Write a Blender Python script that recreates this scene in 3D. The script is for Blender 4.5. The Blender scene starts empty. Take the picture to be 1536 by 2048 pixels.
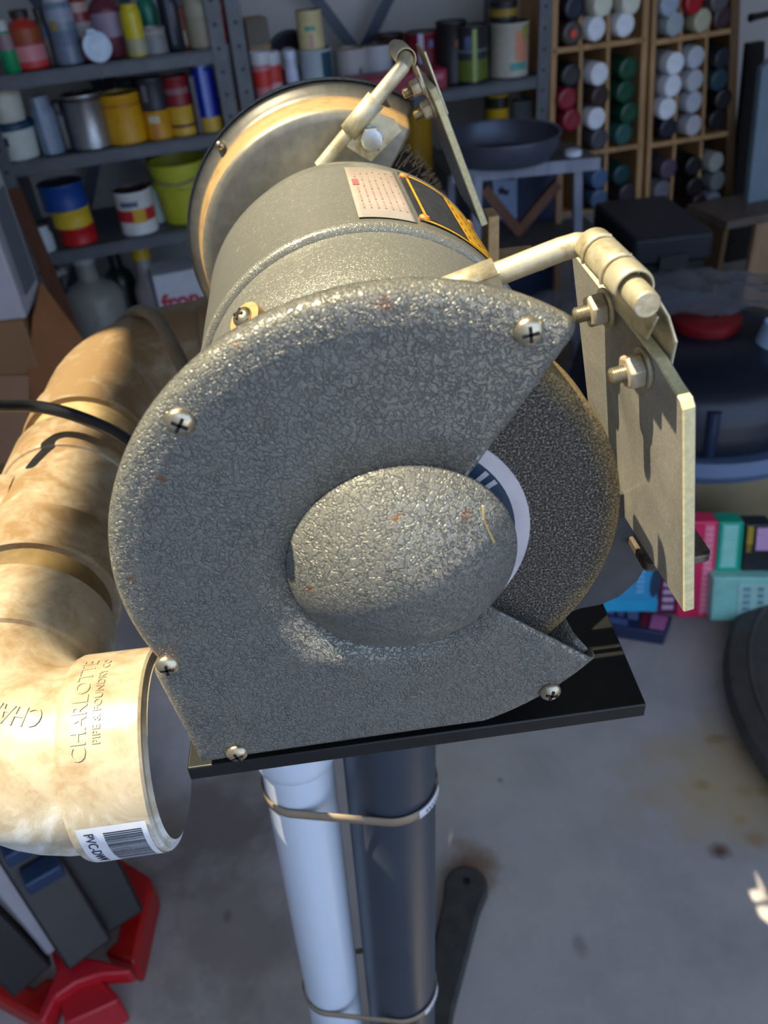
import bpy, bmesh, math, random
from mathutils import Vector, Matrix
random.seed(7)
S = bpy.context.scene
COL = S.collection
PI = math.pi
V = Vector

# ---------------------------------------------------------------- camera
FPX = 1650.94                                  # focal length in pixels of a 1536 x 2048 picture
CAMP = V((-0.0184, -0.2320, 0.1975))
YAW, PIT, ROLL = 0.0570, 0.6407, -0.0932
_f = V((math.sin(YAW)*math.cos(PIT), math.cos(YAW)*math.cos(PIT), -math.sin(PIT)))
_r0 = V((math.cos(YAW), -math.sin(YAW), 0)); _u0 = _r0.cross(_f)
_r = _r0*math.cos(ROLL) + _u0*math.sin(ROLL)
_u = _u0*math.cos(ROLL) - _r0*math.sin(ROLL)
cd = bpy.data.cameras.new('camera'); cam = bpy.data.objects.new('camera', cd); COL.objects.link(cam)
cam.matrix_world = Matrix(((_r.x, _u.x, -_f.x, CAMP.x), (_r.y, _u.y, -_f.y, CAMP.y), (_r.z, _u.z, -_f.z, CAMP.z), (0, 0, 0, 1)))
cd.sensor_fit = 'VERTICAL'; cd.sensor_height = 36.0; cd.lens = 36.0*FPX/2048.0
cd.clip_start = 0.01; cd.clip_end = 60
cd.dof.use_dof = True; cd.dof.focus_distance = 0.36
cd.dof.aperture_fstop = (cd.lens/1000.0)/0.0023
S.camera = cam

# ---------------------------------------------------------------- light, sky, exposure
w = bpy.data.worlds.new('sky'); S.world = w; w.use_nodes = True
bg = w.node_tree.nodes['Background']
bg.inputs['Color'].default_value = (0.50, 0.69, 1.0, 1); bg.inputs['Strength'].default_value = 1.9
sl = bpy.data.lights.new('sun', 'SUN'); sun = bpy.data.objects.new('sun', sl); COL.objects.link(sun)
sl.energy = 11.5; sl.color = (1.0, 0.87, 0.60); sl.angle = 0.0093
SUNV = V((-0.42, 0.008, 1.0)).normalized()
sun.rotation_euler = SUNV.to_track_quat('Z', 'Y').to_euler(); sun.location = (0, 0, 6)
S.view_settings.view_transform = 'Standard'; S.view_settings.look = 'None'
S.view_settings.exposure = 0.0; S.view_settings.gamma = 1.0; S.view_settings.use_curve_mapping = False
S.cycles.use_denoising = True
S.cycles.max_bounces = 10; S.cycles.transparent_max_bounces = 16

# ---------------------------------------------------------------- picture -> place helpers
def ray(px, py): return _f + _r*((px-768)/FPX) - _u*((py-1024)/FPX)
def atz(px, py, z): d = ray(px, py); return CAMP + d*((z-CAMP.z)/d.z)
def aty(px, py, y): d = ray(px, py); return CAMP + d*((y-CAMP.y)/d.y)
TH = math.radians(12)
WE = V((math.cos(TH), math.sin(TH), 0)); WN = V((-math.sin(TH), math.cos(TH), 0))
WO = V((-0.1161, 2.068, 0))                     # origin of the shelf line, WE along the shelves, WN into the wall
def W(s, t, z): return WO + WE*s + WN*t + V((0, 0, z))
def wl(px, py, t=0.0):
    d = ray(px, py); k = ((WO + WN*t - CAMP).dot(WN))/d.dot(WN); P = CAMP + d*k
    return (P-WO).dot(WE), P.z, k
FZ = -0.95

# ---------------------------------------------------------------- materials
def lin(c):
    return tuple(((x/255.0)/12.92 if x/255.0 <= 0.04045 else ((x/255.0+0.055)/1.055)**2.4) for x in c)
def newmat(name):
    m = bpy.data.materials.new(name); m.use_nodes = True
    nt = m.node_tree; return m, nt, nt.nodes['Principled BSDF']
def N(nt, t, **kw):
    n = nt.nodes.new(t)
    for k, v in kw.items():
        if k.startswith('_'): n.inputs[k[1:]].default_value = v
        else: setattr(n, k, v)
    return n
def ramp(nt, fac, stops):
    r = nt.nodes.new('ShaderNodeValToRGB'); e = r.color_ramp.elements
    while len(e) < len(stops): e.new(0.5)
    for i, (p, c) in enumerate(stops):
        e[i].position = p; e[i].color = (*c, 1) if len(c) == 3 else c
    nt.links.new(fac, r.inputs['Fac']); return r
def mixc(nt, fac, a, b):
    m = nt.nodes.new('ShaderNodeMix'); m.data_type = 'RGBA'
    for s, i in ((fac, 0), (a, 6), (b, 7)):
        if isinstance(s, (int, float)): m.inputs[i].default_value = s
        elif isinstance(s, tuple): m.inputs[i].default_value = (*s, 1) if len(s) == 3 else s
        else: nt.links.new(s, m.inputs[i])
    return m.outputs[2]
def coords(nt, kind='Object', scale=(1, 1, 1), rot=(0, 0, 0), loc=(0, 0, 0)):
    tc = nt.nodes.new('ShaderNodeTexCoord'); mp = nt.nodes.new('ShaderNodeMapping')
    mp.inputs['Scale'].default_value = scale; mp.inputs['Rotation'].default_value = rot; mp.inputs['Location'].default_value = loc
    nt.links.new(tc.outputs[kind], mp.inputs['Vector']); return mp.outputs['Vector']
def noise(nt, vec, scale, detail=4, rough=0.55, dist=0.0):
    n = N(nt, 'ShaderNodeTexNoise', _Scale=scale, _Detail=detail, _Roughness=rough, _Distortion=dist)
    nt.links.new(vec, n.inputs['Vector']); return n.outputs['Fac']
def bump(nt, b, h, dist, strength=1.0):
    n = N(nt, 'ShaderNodeBump', _Strength=strength, _Distance=dist)
    nt.links.new(h, n.inputs['Height']); nt.links.new(n.outputs['Normal'], b.inputs['Normal'])
_cache = {}
def plain(c, rough=0.5, metal=0.0, var=0.18, scale=30, name=None, spec=None, bmp=0.0):
    key = (c, rough, metal, var, scale, bmp)
    if key in _cache: return _cache[key]
    m, nt, b = newmat(name or 'paint')
    vec = coords(nt); f = noise(nt, vec, scale)
    c0 = lin(c); r = ramp(nt, f, [(0.3, tuple(x*(1-var) for x in c0)), (0.7, tuple(min(1, x*(1+var)) for x in c0))])
    nt.links.new(r.outputs['Color'], b.inputs['Base Color'])
    b.inputs['Roughness'].default_value = rough; b.inputs['Metallic'].default_value = metal
    if bmp: bump(nt, b, f, bmp)
    _cache[key] = m; return m

def hammertone(name='hammered enamel', amt=1.0, rust=True):
    """hammered paint: soft bumps parted by thin meandering grooves, a few rust specks"""
    m, nt, b = newmat(name); vec = coords(nt)
    def mth(op, a, c=None, d=None):
        n = nt.nodes.new('ShaderNodeMath'); n.operation = op; n.use_clamp = False
        for k, x in enumerate((a, c, d)):
            if x is None: continue
            if isinstance(x, (int, float)): n.inputs[k].default_value = x
            else: nt.links.new(x, n.inputs[k])
        return n.outputs[0]
    n1 = noise(nt, vec, 350, 2.0, 0.5, 0.35); n2 = noise(nt, vec, 720, 1.5, 0.5); n3 = noise(nt, vec, 120, 2)
    g1 = mth('ABSOLUTE', mth('SUBTRACT', n1, 0.5)); g2 = mth('ABSOLUTE', mth('SUBTRACT', n2, 0.47))
    g = mth('MINIMUM', g1, mth('MULTIPLY_ADD', g2, 1.3, 0.016))
    h = ramp(nt, g, [(0.0, (0, 0, 0)), (0.075, (1, 1, 1))]); h.color_ramp.interpolation = 'EASE'
    h.color_ramp.elements.new(0.02).color = (0.42, 0.42, 0.42, 1)
    fade = ramp(nt, n3, [(0.32, (0.45,)*3), (0.62, (1.0,)*3)])
    k = mth('MULTIPLY', mth('SUBTRACT', 1.0, h.outputs['Color']), mth('MULTIPLY', fade.outputs['Color'], 0.66*amt))
    base = mixc(nt, k, lin((134, 134, 127)), lin((58, 59, 60)))
    for (px, py, r_, am) in (((620, 1178, .0016, .8), (740, 1230, .0030, .7), (828, 1252, .0042, .9), (858, 1160, .0022, .7), (930, 1030, .0026, .5), (322, 956, .0018, .8), (264, 1160, .0016, .8), (470, 690, .0018, .6), (770, 606, .0030, .4), (330, 1305, .0048, .35)) if rust == 'spots' else ()):
        P = aty(px, py, -.008 if 560 < px < 1040 and 930 < py < 1310 else 0.0); sub = nt.nodes.new('ShaderNodeVectorMath'); sub.operation = 'DISTANCE'
        nt.links.new(vec, sub.inputs[0]); sub.inputs[1].default_value = (P.x, P.y-.18, P.z+.108)
        e = mth('MULTIPLY_ADD', noise(nt, vec, 420, 4, .7), r_*2.6, sub.outputs['Value'])
        mr = N(nt, 'ShaderNodeMapRange'); mr.inputs['From Min'].default_value = r_*2.5; mr.inputs['From Max'].default_value = r_*1.9; mr.inputs['To Max'].default_value = am
        nt.links.new(e, mr.inputs['Value']); base = mixc(nt, mr.outputs[0], base, lin((134, 92, 60)))
    if rust:
        rr = ramp(nt, noise(nt, vec, 34, 5, 0.65), [(0.715, (0, 0, 0)), (0.755, (1, 1, 1))])
        base = mixc(nt, rr.outputs['Color'], base, lin((140, 98, 62)))
    nt.links.new(base, b.inputs['Base Color'])
    b.inputs['Metallic'].default_value = 0.40; b.inputs['Roughness'].default_value = 0.34 if amt > .5 else 0.27
    bump(nt, b, h.outputs['Color'], 0.00042*amt, 0.85)
    return m
def brushed(name, c, rough=0.35, stain=None, metal=0.9):
    m, nt, b = newmat(name); vec = coords(nt)
    f = noise(nt, vec, 140, 6, 0.65); c0 = lin(c)
    base = ramp(nt, f, [(0.3, tuple(x*0.72 for x in c0)), (0.65, c0)]).outputs['Color']
    if stain:
        sn = ramp(nt, noise(nt, vec, 60, 5, 0.7), [(0.52, (0, 0, 0)), (0.66, (1, 1, 1))])
        base = mixc(nt, sn.outputs['Color'], base, lin(stain))
    nt.links.new(base, b.inputs['Base Color']); b.inputs['Metallic'].default_value = metal
    rr = ramp(nt, f, [(0.3, (rough*1.3,)*3), (0.7, (rough*0.85,)*3)]); nt.links.new(rr.outputs['Color'], b.inputs['Roughness'])
    bump(nt, b, f, 0.0002, 0.4)
    return m
def grinding_stone():
    m, nt, b = newmat('abrasive stone'); vec = coords(nt, loc=(0, .18, -.108))
    f = noise(nt, vec, 1150, 3, 0.7); g = noise(nt, vec, 60, 3)
    base = ramp(nt, f, [(0.36, lin((24, 22, 20))), (0.52, lin((74, 69, 63))), (0.69, lin((186, 176, 160)))]).outputs['Color']
    sx = nt.nodes.new('ShaderNodeSeparateXYZ'); nt.links.new(vec, sx.inputs[0])
    cb = nt.nodes.new('ShaderNodeCombineXYZ'); nt.links.new(sx.outputs['X'], cb.inputs['X']); nt.links.new(sx.outputs['Z'], cb.inputs['Z'])
    ln = nt.nodes.new('ShaderNodeVectorMath'); ln.operation = 'LENGTH'; nt.links.new(cb.outputs[0], ln.inputs[0])
    ad = nt.nodes.new('ShaderNodeMath'); ad.operation = 'MULTIPLY_ADD'; nt.links.new(g, ad.inputs[0]); ad.inputs[1].default_value = 0.008; nt.links.new(ln.outputs['Value'], ad.inputs[2])
    rr = ramp(nt, ad.outputs[0], [(0.0845, (0, 0, 0)), (0.0875, (1, 1, 1))])
    tan = ramp(nt, f, [(0.4, lin((84, 68, 40))), (0.66, lin((176, 150, 98)))]).outputs['Color']
    base = mixc(nt, rr.outputs['Color'], base, tan)
    nt.links.new(base, b.inputs['Base Color']); b.inputs['Roughness'].default_value = 0.75
    bump(nt, b, f, 0.0011, 1.0); return m
def dusty_acrylic():
    m = bpy.data.materials.new('dusty acrylic'); m.use_nodes = True; nt = m.node_tree; nt.nodes.clear()
    out = nt.nodes.new('ShaderNodeOutputMaterial'); vec = coords(nt)
    f = noise(nt, vec, 900, 4, 0.7); g = noise(nt, vec, 22, 5, 0.6, 0.6)
    df = nt.nodes.new('ShaderNodeBsdfDiffuse'); tl = nt.nodes.new('ShaderNodeBsdfTranslucent'); gl = nt.nodes.new('ShaderNodeBsdfGlossy'); tr = nt.nodes.new('ShaderNodeBsdfTransparent')
    c = ramp(nt, f, [(0.4, lin((208, 202, 190))), (0.62, lin((226, 220, 206))), (0.72, lin((250, 246, 232)))]).outputs['Color']
    nt.links.new(c, df.inputs['Color']); nt.links.new(c, tl.inputs['Color'])
    gl.inputs['Roughness'].default_value = 0.16; tr.inputs['Color'].default_value = (0.93, 0.92, 0.86, 1)
    m1 = N(nt, 'ShaderNodeMixShader', _Fac=0.42); nt.links.new(df.outputs[0], m1.inputs[1]); nt.links.new(tl.outputs[0], m1.inputs[2])
    m2 = nt.nodes.new('ShaderNodeMixShader'); dens = ramp(nt, g, [(0.28, (0.42,)*3), (0.72, (0.84,)*3)])
    nt.links.new(dens.outputs['Color'], m2.inputs[0]); nt.links.new(tr.outputs[0], m2.inputs[1]); nt.links.new(m1.outputs[0], m2.inputs[2])
    m3 = nt.nodes.new('ShaderNodeMixShader'); fr = N(nt, 'ShaderNodeFresnel', _IOR=1.45); nt.links.new(fr.outputs[0], m3.inputs[0]); nt.links.new(m2.outputs[0], m3.inputs[1]); nt.links.new(gl.outputs[0], m3.inputs[2])
    nt.links.new(m3.outputs[0], out.inputs['Surface']); return m
def acrylic_edge():
    m, nt, b = newmat('sawn acrylic edge'); vec = coords(nt); f = noise(nt, vec, 400, 4)
    c = ramp(nt, f, [(0.3, lin((206, 194, 146))), (0.7, lin((232, 222, 176)))]).outputs['Color']
    nt.links.new(c, b.inputs['Base Color']); b.inputs['Roughness'].default_value = 0.35
    b.inputs['Subsurface Weight'].default_value = 0.5; b.inputs['Subsurface Radius'].default_value = (0.006, 0.006, 0.004)
    return m
def pvc_dirty():
    m, nt, b = newmat('dusty white pipe plastic'); vec = coords(nt, loc=(-.215, .2, -.140))
    sx = nt.nodes.new('ShaderNodeSeparateXYZ'); nt.links.new(vec, sx.inputs[0])
    g = noise(nt, vec, 24, 6, 0.68, 0.6); h = noise(nt, vec, 70, 5, 0.7, 1.0)
    hz = N(nt, 'ShaderNodeMapRange'); hz.inputs['From Min'].default_value = -0.185; hz.inputs['From Max'].default_value = -0.095
    nt.links.new(sx.outputs['Z'], hz.inputs['Value'])
    yy = N(nt, 'ShaderNodeMapRange'); yy.inputs['From Min'].default_value = 0.02; yy.inputs['From Max'].default_value = 0.45; yy.inputs['To Min'].default_value = -0.10; yy.inputs['To Max'].default_value = 0.30
    nt.links.new(sx.outputs['Y'], yy.inputs['Value'])
    a = nt.nodes.new('ShaderNodeMath'); a.operation = 'MULTIPLY_ADD'; nt.links.new(g, a.inputs[0]); a.inputs[1].default_value = 1.5; nt.links.new(yy.outputs[0], a.inputs[2])
    a2 = nt.nodes.new('ShaderNodeMath'); a2.operation = 'ADD'; nt.links.new(a.outputs[0], a2.inputs[0])
    hm = nt.nodes.new('ShaderNodeMath'); hm.operation = 'MULTIPLY'; hm.inputs[1].default_value = 0.55; nt.links.new(hz.outputs[0], hm.inputs[0]); nt.links.new(hm.outputs[0], a2.inputs[1])
    r1 = ramp(nt, a2.outputs[0], [(0.75, lin((218, 218, 216))), (1.0, lin((178, 166, 144)))]); r1.color_ramp.elements.new(0.9).color = (*lin((194, 187, 170)), 1)
    st = nt.nodes.new('ShaderNodeMath'); st.operation = 'MULTIPLY_ADD'; nt.links.new(h, st.inputs[0]); st.inputs[1].default_value = 0.8; nt.links.new(a2.outputs[0], st.inputs[2])
    sr = ramp(nt, st.outputs[0], [(0.0, (0, 0, 0)), (1.0, (1, 1, 1))]); sr.color_ramp.elements[0].position = 0.0
    mr = N(nt, 'ShaderNodeMapRange'); mr.inputs['From Min'].default_value = 1.42; mr.inputs['From Max'].default_value = 1.95; nt.links.new(st.outputs[0], mr.inputs['Value'])
    mr.inputs['To Max'].default_value = 0.85
    base = mixc(nt, mr.outputs[0], r1.outputs['Color'], lin((128, 98, 58)))
    nt.links.new(base, b.inputs['Base Color']); b.inputs['Roughness'].default_value = 0.38
    return m
def concrete():
    m, nt, b = newmat('stained concrete with painted sun'); vec = coords(nt)
    a = noise(nt, vec, 2.2, 8, 0.6, 0.5); c = noise(nt, vec, 14, 6, 0.65)
    base = ramp(nt, a, [(0.30, lin((158, 150, 150))), (0.5, lin((184, 177, 176))), (0.72, lin((202, 193, 182)))]).outputs['Color']
    f2 = ramp(nt, c, [(0.34, (0.75,)*3), (0.6, (1, 1, 1))]).outputs['Color']
    mm = nt.nodes.new('ShaderNodeMix'); mm.data_type = 'RGBA'; mm.blend_type = 'MULTIPLY'; mm.inputs[0].default_value = 0.55
    nt.links.new(base, mm.inputs[6]); nt.links.new(f2, mm.inputs[7]); base = mm.outputs[2]
    for (cx, cy, rx, ry, col, am) in STAINS_SUN:
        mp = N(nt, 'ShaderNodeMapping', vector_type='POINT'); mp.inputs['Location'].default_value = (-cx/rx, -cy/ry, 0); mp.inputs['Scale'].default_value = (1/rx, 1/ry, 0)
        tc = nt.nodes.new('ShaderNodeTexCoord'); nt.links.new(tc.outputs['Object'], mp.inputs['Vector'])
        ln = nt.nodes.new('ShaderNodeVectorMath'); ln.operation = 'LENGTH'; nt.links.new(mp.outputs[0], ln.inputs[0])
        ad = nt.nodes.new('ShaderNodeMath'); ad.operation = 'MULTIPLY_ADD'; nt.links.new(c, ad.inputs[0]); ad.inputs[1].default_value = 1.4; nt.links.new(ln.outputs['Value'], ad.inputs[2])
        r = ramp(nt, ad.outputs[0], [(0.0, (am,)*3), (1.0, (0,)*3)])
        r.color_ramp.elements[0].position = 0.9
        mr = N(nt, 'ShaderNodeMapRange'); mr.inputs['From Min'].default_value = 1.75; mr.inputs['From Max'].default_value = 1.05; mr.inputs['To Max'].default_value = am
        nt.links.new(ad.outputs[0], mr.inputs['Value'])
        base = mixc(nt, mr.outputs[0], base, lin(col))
    nt.links.new(base, b.inputs['Base Color']); b.inputs['Roughness'].default_value = 0.72
    bump(nt, b, c, 0.002, 0.4); return m
def wood(name, c1, c2, rough=0.55, scale=18, axis=(1, 1, 0.12)):
    m, nt, b = newmat(name); vec = coords(nt, scale=axis)
    f = noise(nt, vec, scale, 6, 0.6, 1.2)
    nt.links.new(ramp(nt, f, [(0.3, lin(c1)), (0.68, lin(c2))]).outputs['Color'], b.inputs['Base Color']); b.inputs['Roughness'].default_value = rough
    return m
def print_lines(name, ground, ink, scale=60, thr=0.5, axis=(1, 1, 1), rough=0.5):
    """rows of unreadable small print: broken lines of ink on a ground colour"""
    m, nt, b = newmat(name); vec = coords(nt, 'Generated', scale=axis)
    wv = N(nt, 'ShaderNodeTexWave', wave_type='BANDS', bands_direction='X', _Scale=scale, _Distortion=0.3); nt.links.new(vec, wv.inputs['Vector'])
    nn = noise(nt, vec, scale*2.2, 3)
    mu = nt.nodes.new('ShaderNodeMath'); mu.operation = 'MULTIPLY'; nt.links.new(wv.outputs['Fac'], mu.inputs[0]); nt.links.new(nn, mu.inputs[1])
    r = ramp(nt, mu.outputs[0], [(thr*0.55, (0, 0, 0)), (thr*0.8, (1, 1, 1))])
    nt.links.new(mixc(nt, r.outputs['Color'], lin(ground), lin(ink)), b.inputs['Base Color']); b.inputs['Roughness'].default_value = rough
    return m

# ---------------------------------------------------------------- mesh helpers
class MB:
    def __init__(s): s.v = []; s.f = []; s.m = []; s.uv = {}
    def add(s, vs, fs, mi=0):
        o = len(s.v); s.v += [V(p) for p in vs]
        for f in fs: s.f.append(tuple(i+o for i in f)); s.m.append(mi)
        return o
    def box(s, c, size, R=None, mi=0):
        c = V(c); h = V(size)*0.5; pts = []
        for x in (-1, 1):
            for y in (-1, 1):
                for z in (-1, 1):
                    p = V((x*h.x, y*h.y, z*h.z)); pts.append(c + (R @ p if R else p))
        s.add(pts, [(0, 1, 3, 2), (4, 6, 7, 5), (0, 4, 5, 1), (2, 3, 7, 6), (0, 2, 6, 4), (1, 5, 7, 3)], mi)
        return s
    def prism(s, poly, off, mi=0, mside=None):
        """poly: 3-D points of one face, off: extrusion vector"""
        n = len(poly); off = V(off); a = [V(p) for p in poly]; b_ = [p+off for p in a]
        s.add(a+b_, [tuple(range(n-1, -1, -1)), tuple(range(n, 2*n))], mi)
        o = len(s.v)-2*n
        for i in range(n):
            j = (i+1) % n; s.f.append((o+i, o+j, o+n+j, o+n+i)); s.m.append(mi if mside is None else mside)
        return s
    def rings(s, rings, cap0=False, cap1=False, mi=0, closed=True):
        n = len(rings[0]); o = len(s.v)
        for r in rings: s.v += [V(p) for p in r]
        for k in range(len(rings)-1):
            mm = mi[k] if isinstance(mi, (list, tuple)) else mi
            for i in range(n if closed else n-1):
                j = (i+1) % n; s.f.append((o+k*n+i, o+k*n+j, o+(k+1)*n+j, o+(k+1)*n+i)); s.m.append(mm)
        m0 = mi[0] if isinstance(mi, (list, tuple)) else mi; m1 = mi[-1] if isinstance(mi, (list, tuple)) else mi
        if cap0: s.f.append(tuple(o+i for i in range(n-1, -1, -1))); s.m.append(m0)
        if cap1: s.f.append(tuple(o+(len(rings)-1)*n+i for i in range(n))); s.m.append(m1)
        return s
    def lathe(s, prof, o=(0, 0, 0), axis=(0, 0, 1), n=24, cap0=True, cap1=True, mi=0, ref=None):
        a = V(axis).normalized(); u = (V(ref) if ref else (V((1, 0, 0)) if abs(a.x) < 0.9 else V((0, 1, 0)))); u = (u - a*u.dot(a)).normalized(); v = a.cross(u); o = V(o)
        rg = []
        for r, h in prof:
            r = max(r, 1e-5); rg.append([o + a*h + u*(r*math.cos(2*PI*i/n)) + v*(r*math.sin(2*PI*i/n)) for i in range(n)])
        return s.rings(rg, cap0, cap1, mi)
    def tube(s, pts, r, n=10, cap=True, mi=0):
        pts = [V(p) for p in pts]; rg = []; rr = r if isinstance(r, (list, tuple)) else [r]*len(pts)
        t0 = (pts[1]-pts[0]).normalized(); u = t0.orthogonal().normalized()
        for i, p in enumerate(pts):
            a = pts[max(0, i-1)]; b_ = pts[min(len(pts)-1, i+1)]; t = (b_-a).normalized()
            u = (u - t*u.dot(t)).normalized(); v = t.cross(u)
            rg.append([p + u*(rr[i]*math.cos(2*PI*k/n)) + v*(rr[i]*math.sin(2*PI*k/n)) for k in range(n)])
        return s.rings(rg, cap, cap, mi)
    def mesh(s, name, mats, org=V((0, 0, 0)), angle=38, smooth=True, flip=False):
        me = bpy.data.meshes.new(name)
        me.from_pydata([tuple(p-org) for p in s.v], [], s.f)
        for m in mats: me.materials.append(m)
        for p, mi in zip(me.polygons, s.m): p.material_index = mi
        bm = bmesh.new(); bm.from_mesh(me); bmesh.ops.remove_doubles(bm, verts=bm.verts, dist=1e-6)
        bmesh.ops.recalc_face_normals(bm, faces=bm.faces); bm.to_mesh(me); bm.free()
        if smooth:
            me.shade_smooth(); me.set_sharp_from_angle(angle=math.radians(angle))
        return me
def link(name, me, parent=None, bevel=0.0, solid=0.0, seg=2, label=None, kind=None):
    o = bpy.data.objects.new(name, me); COL.objects.link(o)
    if parent: o.parent = parent
    if solid:
        md = o.modifiers.new('thick', 'SOLIDIFY'); md.thickness = solid; md.offset = -1
    if bevel:
        md = o.modifiers.new('bevel', 'BEVEL'); md.width = bevel; md.segments = seg; md.limit_method = 'ANGLE'; md.angle_limit = math.radians(35)
    if label: o['label'] = label
    if kind: o['kind'] = kind
    return o
def thing(name, loc, label, cat, group=None):
    o = bpy.data.objects.new(name, None); o.empty_display_size = 0.05; COL.objects.link(o); o.location = loc
    o['label'] = label; o['category'] = cat
    if group: o['group'] = group
    return o
def tag(o, label, cat, group=None):
    o['label'] = label; o['category'] = cat
    if group: o['group'] = group
    return o
def part(mb, name, mats, root, parent=None, **kw):
    if not isinstance(mats, (list, tuple)): mats = [mats]
    ang = kw.pop('angle', 38); sm = kw.pop('smooth', True)
    return link(name, mb.mesh(name, mats, root.location.copy(), ang, sm), parent or root, **kw)
def solo(mb, name, mats, label, cat, org, group=None, **kw):
    if not isinstance(mats, (list, tuple)): mats = [mats]
    ang = kw.pop('angle', 38); sm = kw.pop('smooth', True)
    o = link(name, mb.mesh(name, mats, V(org), ang, sm), None, **kw); o.location = org
    return tag(o, label, cat, group)
def copy_tree(o, parent=None):
    c = o.copy(); COL.objects.link(c)
    if parent: c.parent = parent
    for ch in list(o.children): copy_tree(ch, c)
    return c
def text_mb(body, size, fn, depth=0.0006, mb=None, align='LEFT', mi=0, bold=0.0):
    """lettering as geometry; fn(u, v, w) puts a point of the flat text into place"""
    cu = bpy.data.curves.new('lettering', 'FONT'); cu.body = body; cu.size = size; cu.extrude = depth/2; cu.align_x = align; cu.resolution_u = 3; cu.offset = bold
    ob = bpy.data.objects.new('lettering', cu); COL.objects.link(ob)
    dg = bpy.context.evaluated_depsgraph_get(); dg.update(); me = ob.evaluated_get(dg).to_mesh()
    mb = mb or MB(); mb.add([fn(v.co.x, v.co.y, v.co.z+depth/2) for v in me.vertices], [tuple(p.vertices) for p in me.polygons], mi)
    ob.evaluated_get(dg).to_mesh_clear(); bpy.data.objects.remove(ob); bpy.data.curves.remove(cu)
    return mb
def arc(c, r, a0, a1, n, u=V((1, 0, 0)), v=V((0, 0, 1))):
    return [V(c) + u*(r*math.cos(a0+(a1-a0)*i/n)) + v*(r*math.sin(a0+(a1-a0)*i/n)) for i in range(n+1)]

# ================================================================ the setting
STAINS_SUN = []
for (px, py, rx, ry, col, am) in ((1435, 1478, .026, .012, (128, 92, 58), .8), (1500, 1492, .03, .012, (150, 110, 66), .6), (1405, 1570, .016, .012, (104, 70, 48), .9), (1440, 1702, .020, .018, (100, 62, 46), .9),
                               (1490, 1582, .016, .012, (150, 106, 60), .7), (1528, 1584, .014, .014, (120, 80, 48), .8), (1480, 1640, .012, .010, (160, 116, 66), .6), (1512, 1678, .02, .016, (158, 116, 70), .7),
                               (1490, 1560, .20, .13, (196, 170, 124), .75), (940, 1740, .045, .05, (128, 92, 56), .8), (455, 1832, .008, .012, (92, 78, 62), .7), (1000, 1560, .006, .006, (110, 104, 110), .7),  # first entry here: a warm pool of sunlight painted into the floor colour
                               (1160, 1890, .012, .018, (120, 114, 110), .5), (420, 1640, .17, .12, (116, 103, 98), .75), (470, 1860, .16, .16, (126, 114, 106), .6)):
    P = atz(px, py, FZ); STAINS_SUN.append((P.x, P.y, rx, ry, col, am))
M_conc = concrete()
def struct(mb, name, mat, **kw):
    return link(name, mb.mesh(name, [mat], smooth=False), None, kind='structure', **kw)
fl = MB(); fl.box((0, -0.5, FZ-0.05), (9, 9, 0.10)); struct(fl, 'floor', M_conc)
M_wall = plain((190, 187, 184), .75, 0, .05, 6); M_roof = plain((150, 146, 140), .8, 0, .1, 4)
RW = Matrix.Rotation(TH, 3, 'Z')
WH = 1.5 - FZ
CZ = 1.60                                       # underside of the ceiling
WH = CZ - FZ
b = MB(); b.box(W(0.25, 0.50, FZ+WH/2), (4.6, 0.08, WH), RW); struct(b, 'wall_back', M_wall)
b = MB(); b.box(W(-1.46, -3.52, FZ+WH/2), (0.04, 7.96, WH), RW); struct(b, 'wall_left_sun_block', M_wall)  # unseen; lengthened past the room to keep sun off the ground outside
b = MB(); b.box(W(2.53, -1.42, FZ+WH/2), (0.08, 3.76, WH), RW); struct(b, 'wall_right', M_wall)
# ceiling: unseen strips, invented openings shaped so sun reaches the grinder, not the floor
def roof_x(x0): return x0 + SUNV.x/SUNV.z*CZ
b = MB(); t_ = .05; zc = CZ + t_/2; dy = SUNV.y/SUNV.z*CZ
xs = [-1.75, roof_x(-.335), roof_x(-.235), roof_x(-.155), roof_x(-.125), roof_x(.089), roof_x(.126), 2.9]
for x0, x1, cuts in zip(xs, xs[1:], ([], [(-.12, .475)], [(-.12, .100)], [(-.12, .06)], [(-.12, .352)], [(-.12, .112)], [])):
    y = -1.45
    for a_, b2 in cuts + [(3.1, None)]:
        e = a_+dy if b2 is not None else a_
        b.box(((x0+x1)/2, (y+e)/2, zc), (x1-x0, e-y, t_)); y = (b2 or 0)+dy
struct(b, 'ceiling_sun_mask', M_roof)

# ================================================================ bench grinder
M_ham = hammertone(rust='spots'); M_ham2 = hammertone('smoother hammered enamel', .28)
M_dark = plain((30, 30, 32), .6, .2, .2, 80, 'dark steel')
M_zinc = brushed('zinc plated steel', (222, 213, 184), .46, (176, 160, 124), .65)
M_nut = brushed('aged zinc nut', (214, 202, 178), .5, (176, 150, 116), .55)
M_screw = brushed('screw steel', (206, 196, 172), .28, (150, 128, 98))
M_worn = brushed('worn dark steel', (120, 108, 94), .5, (60, 52, 46), .6)
M_tan = brushed('dusty tan rim', (182, 150, 104), .55, (150, 122, 84), .25)
M_stone = grinding_stone()
gr = thing('bench_grinder', (0, 0.18, -0.108), 'hammered grey-gold bench grinder with grinding wheel, wire wheel and eye shields on the black board', 'bench grinder')
A0, A1 = 54.7, 319.0
CR = 0.105
def rout(deg, R=CR):
    a = math.radians(deg); x, z = math.cos(a), math.sin(a)
    if 201 <= deg <= 226.4:
        p, q = V((-0.1026, -0.039)), V((-0.0957, -0.1002)); d = q-p
        den = x*d.y - z*d.x
        return (p.x*d.y - p.y*d.x)/den - (CR-R)
    if 226.4 < deg < 287: return 0.1002/abs(z) - (CR-R)
    return R
def pol(r, deg, y): a = math.radians(deg); return V((r*math.cos(a), y, r*math.sin(a)))
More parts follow.
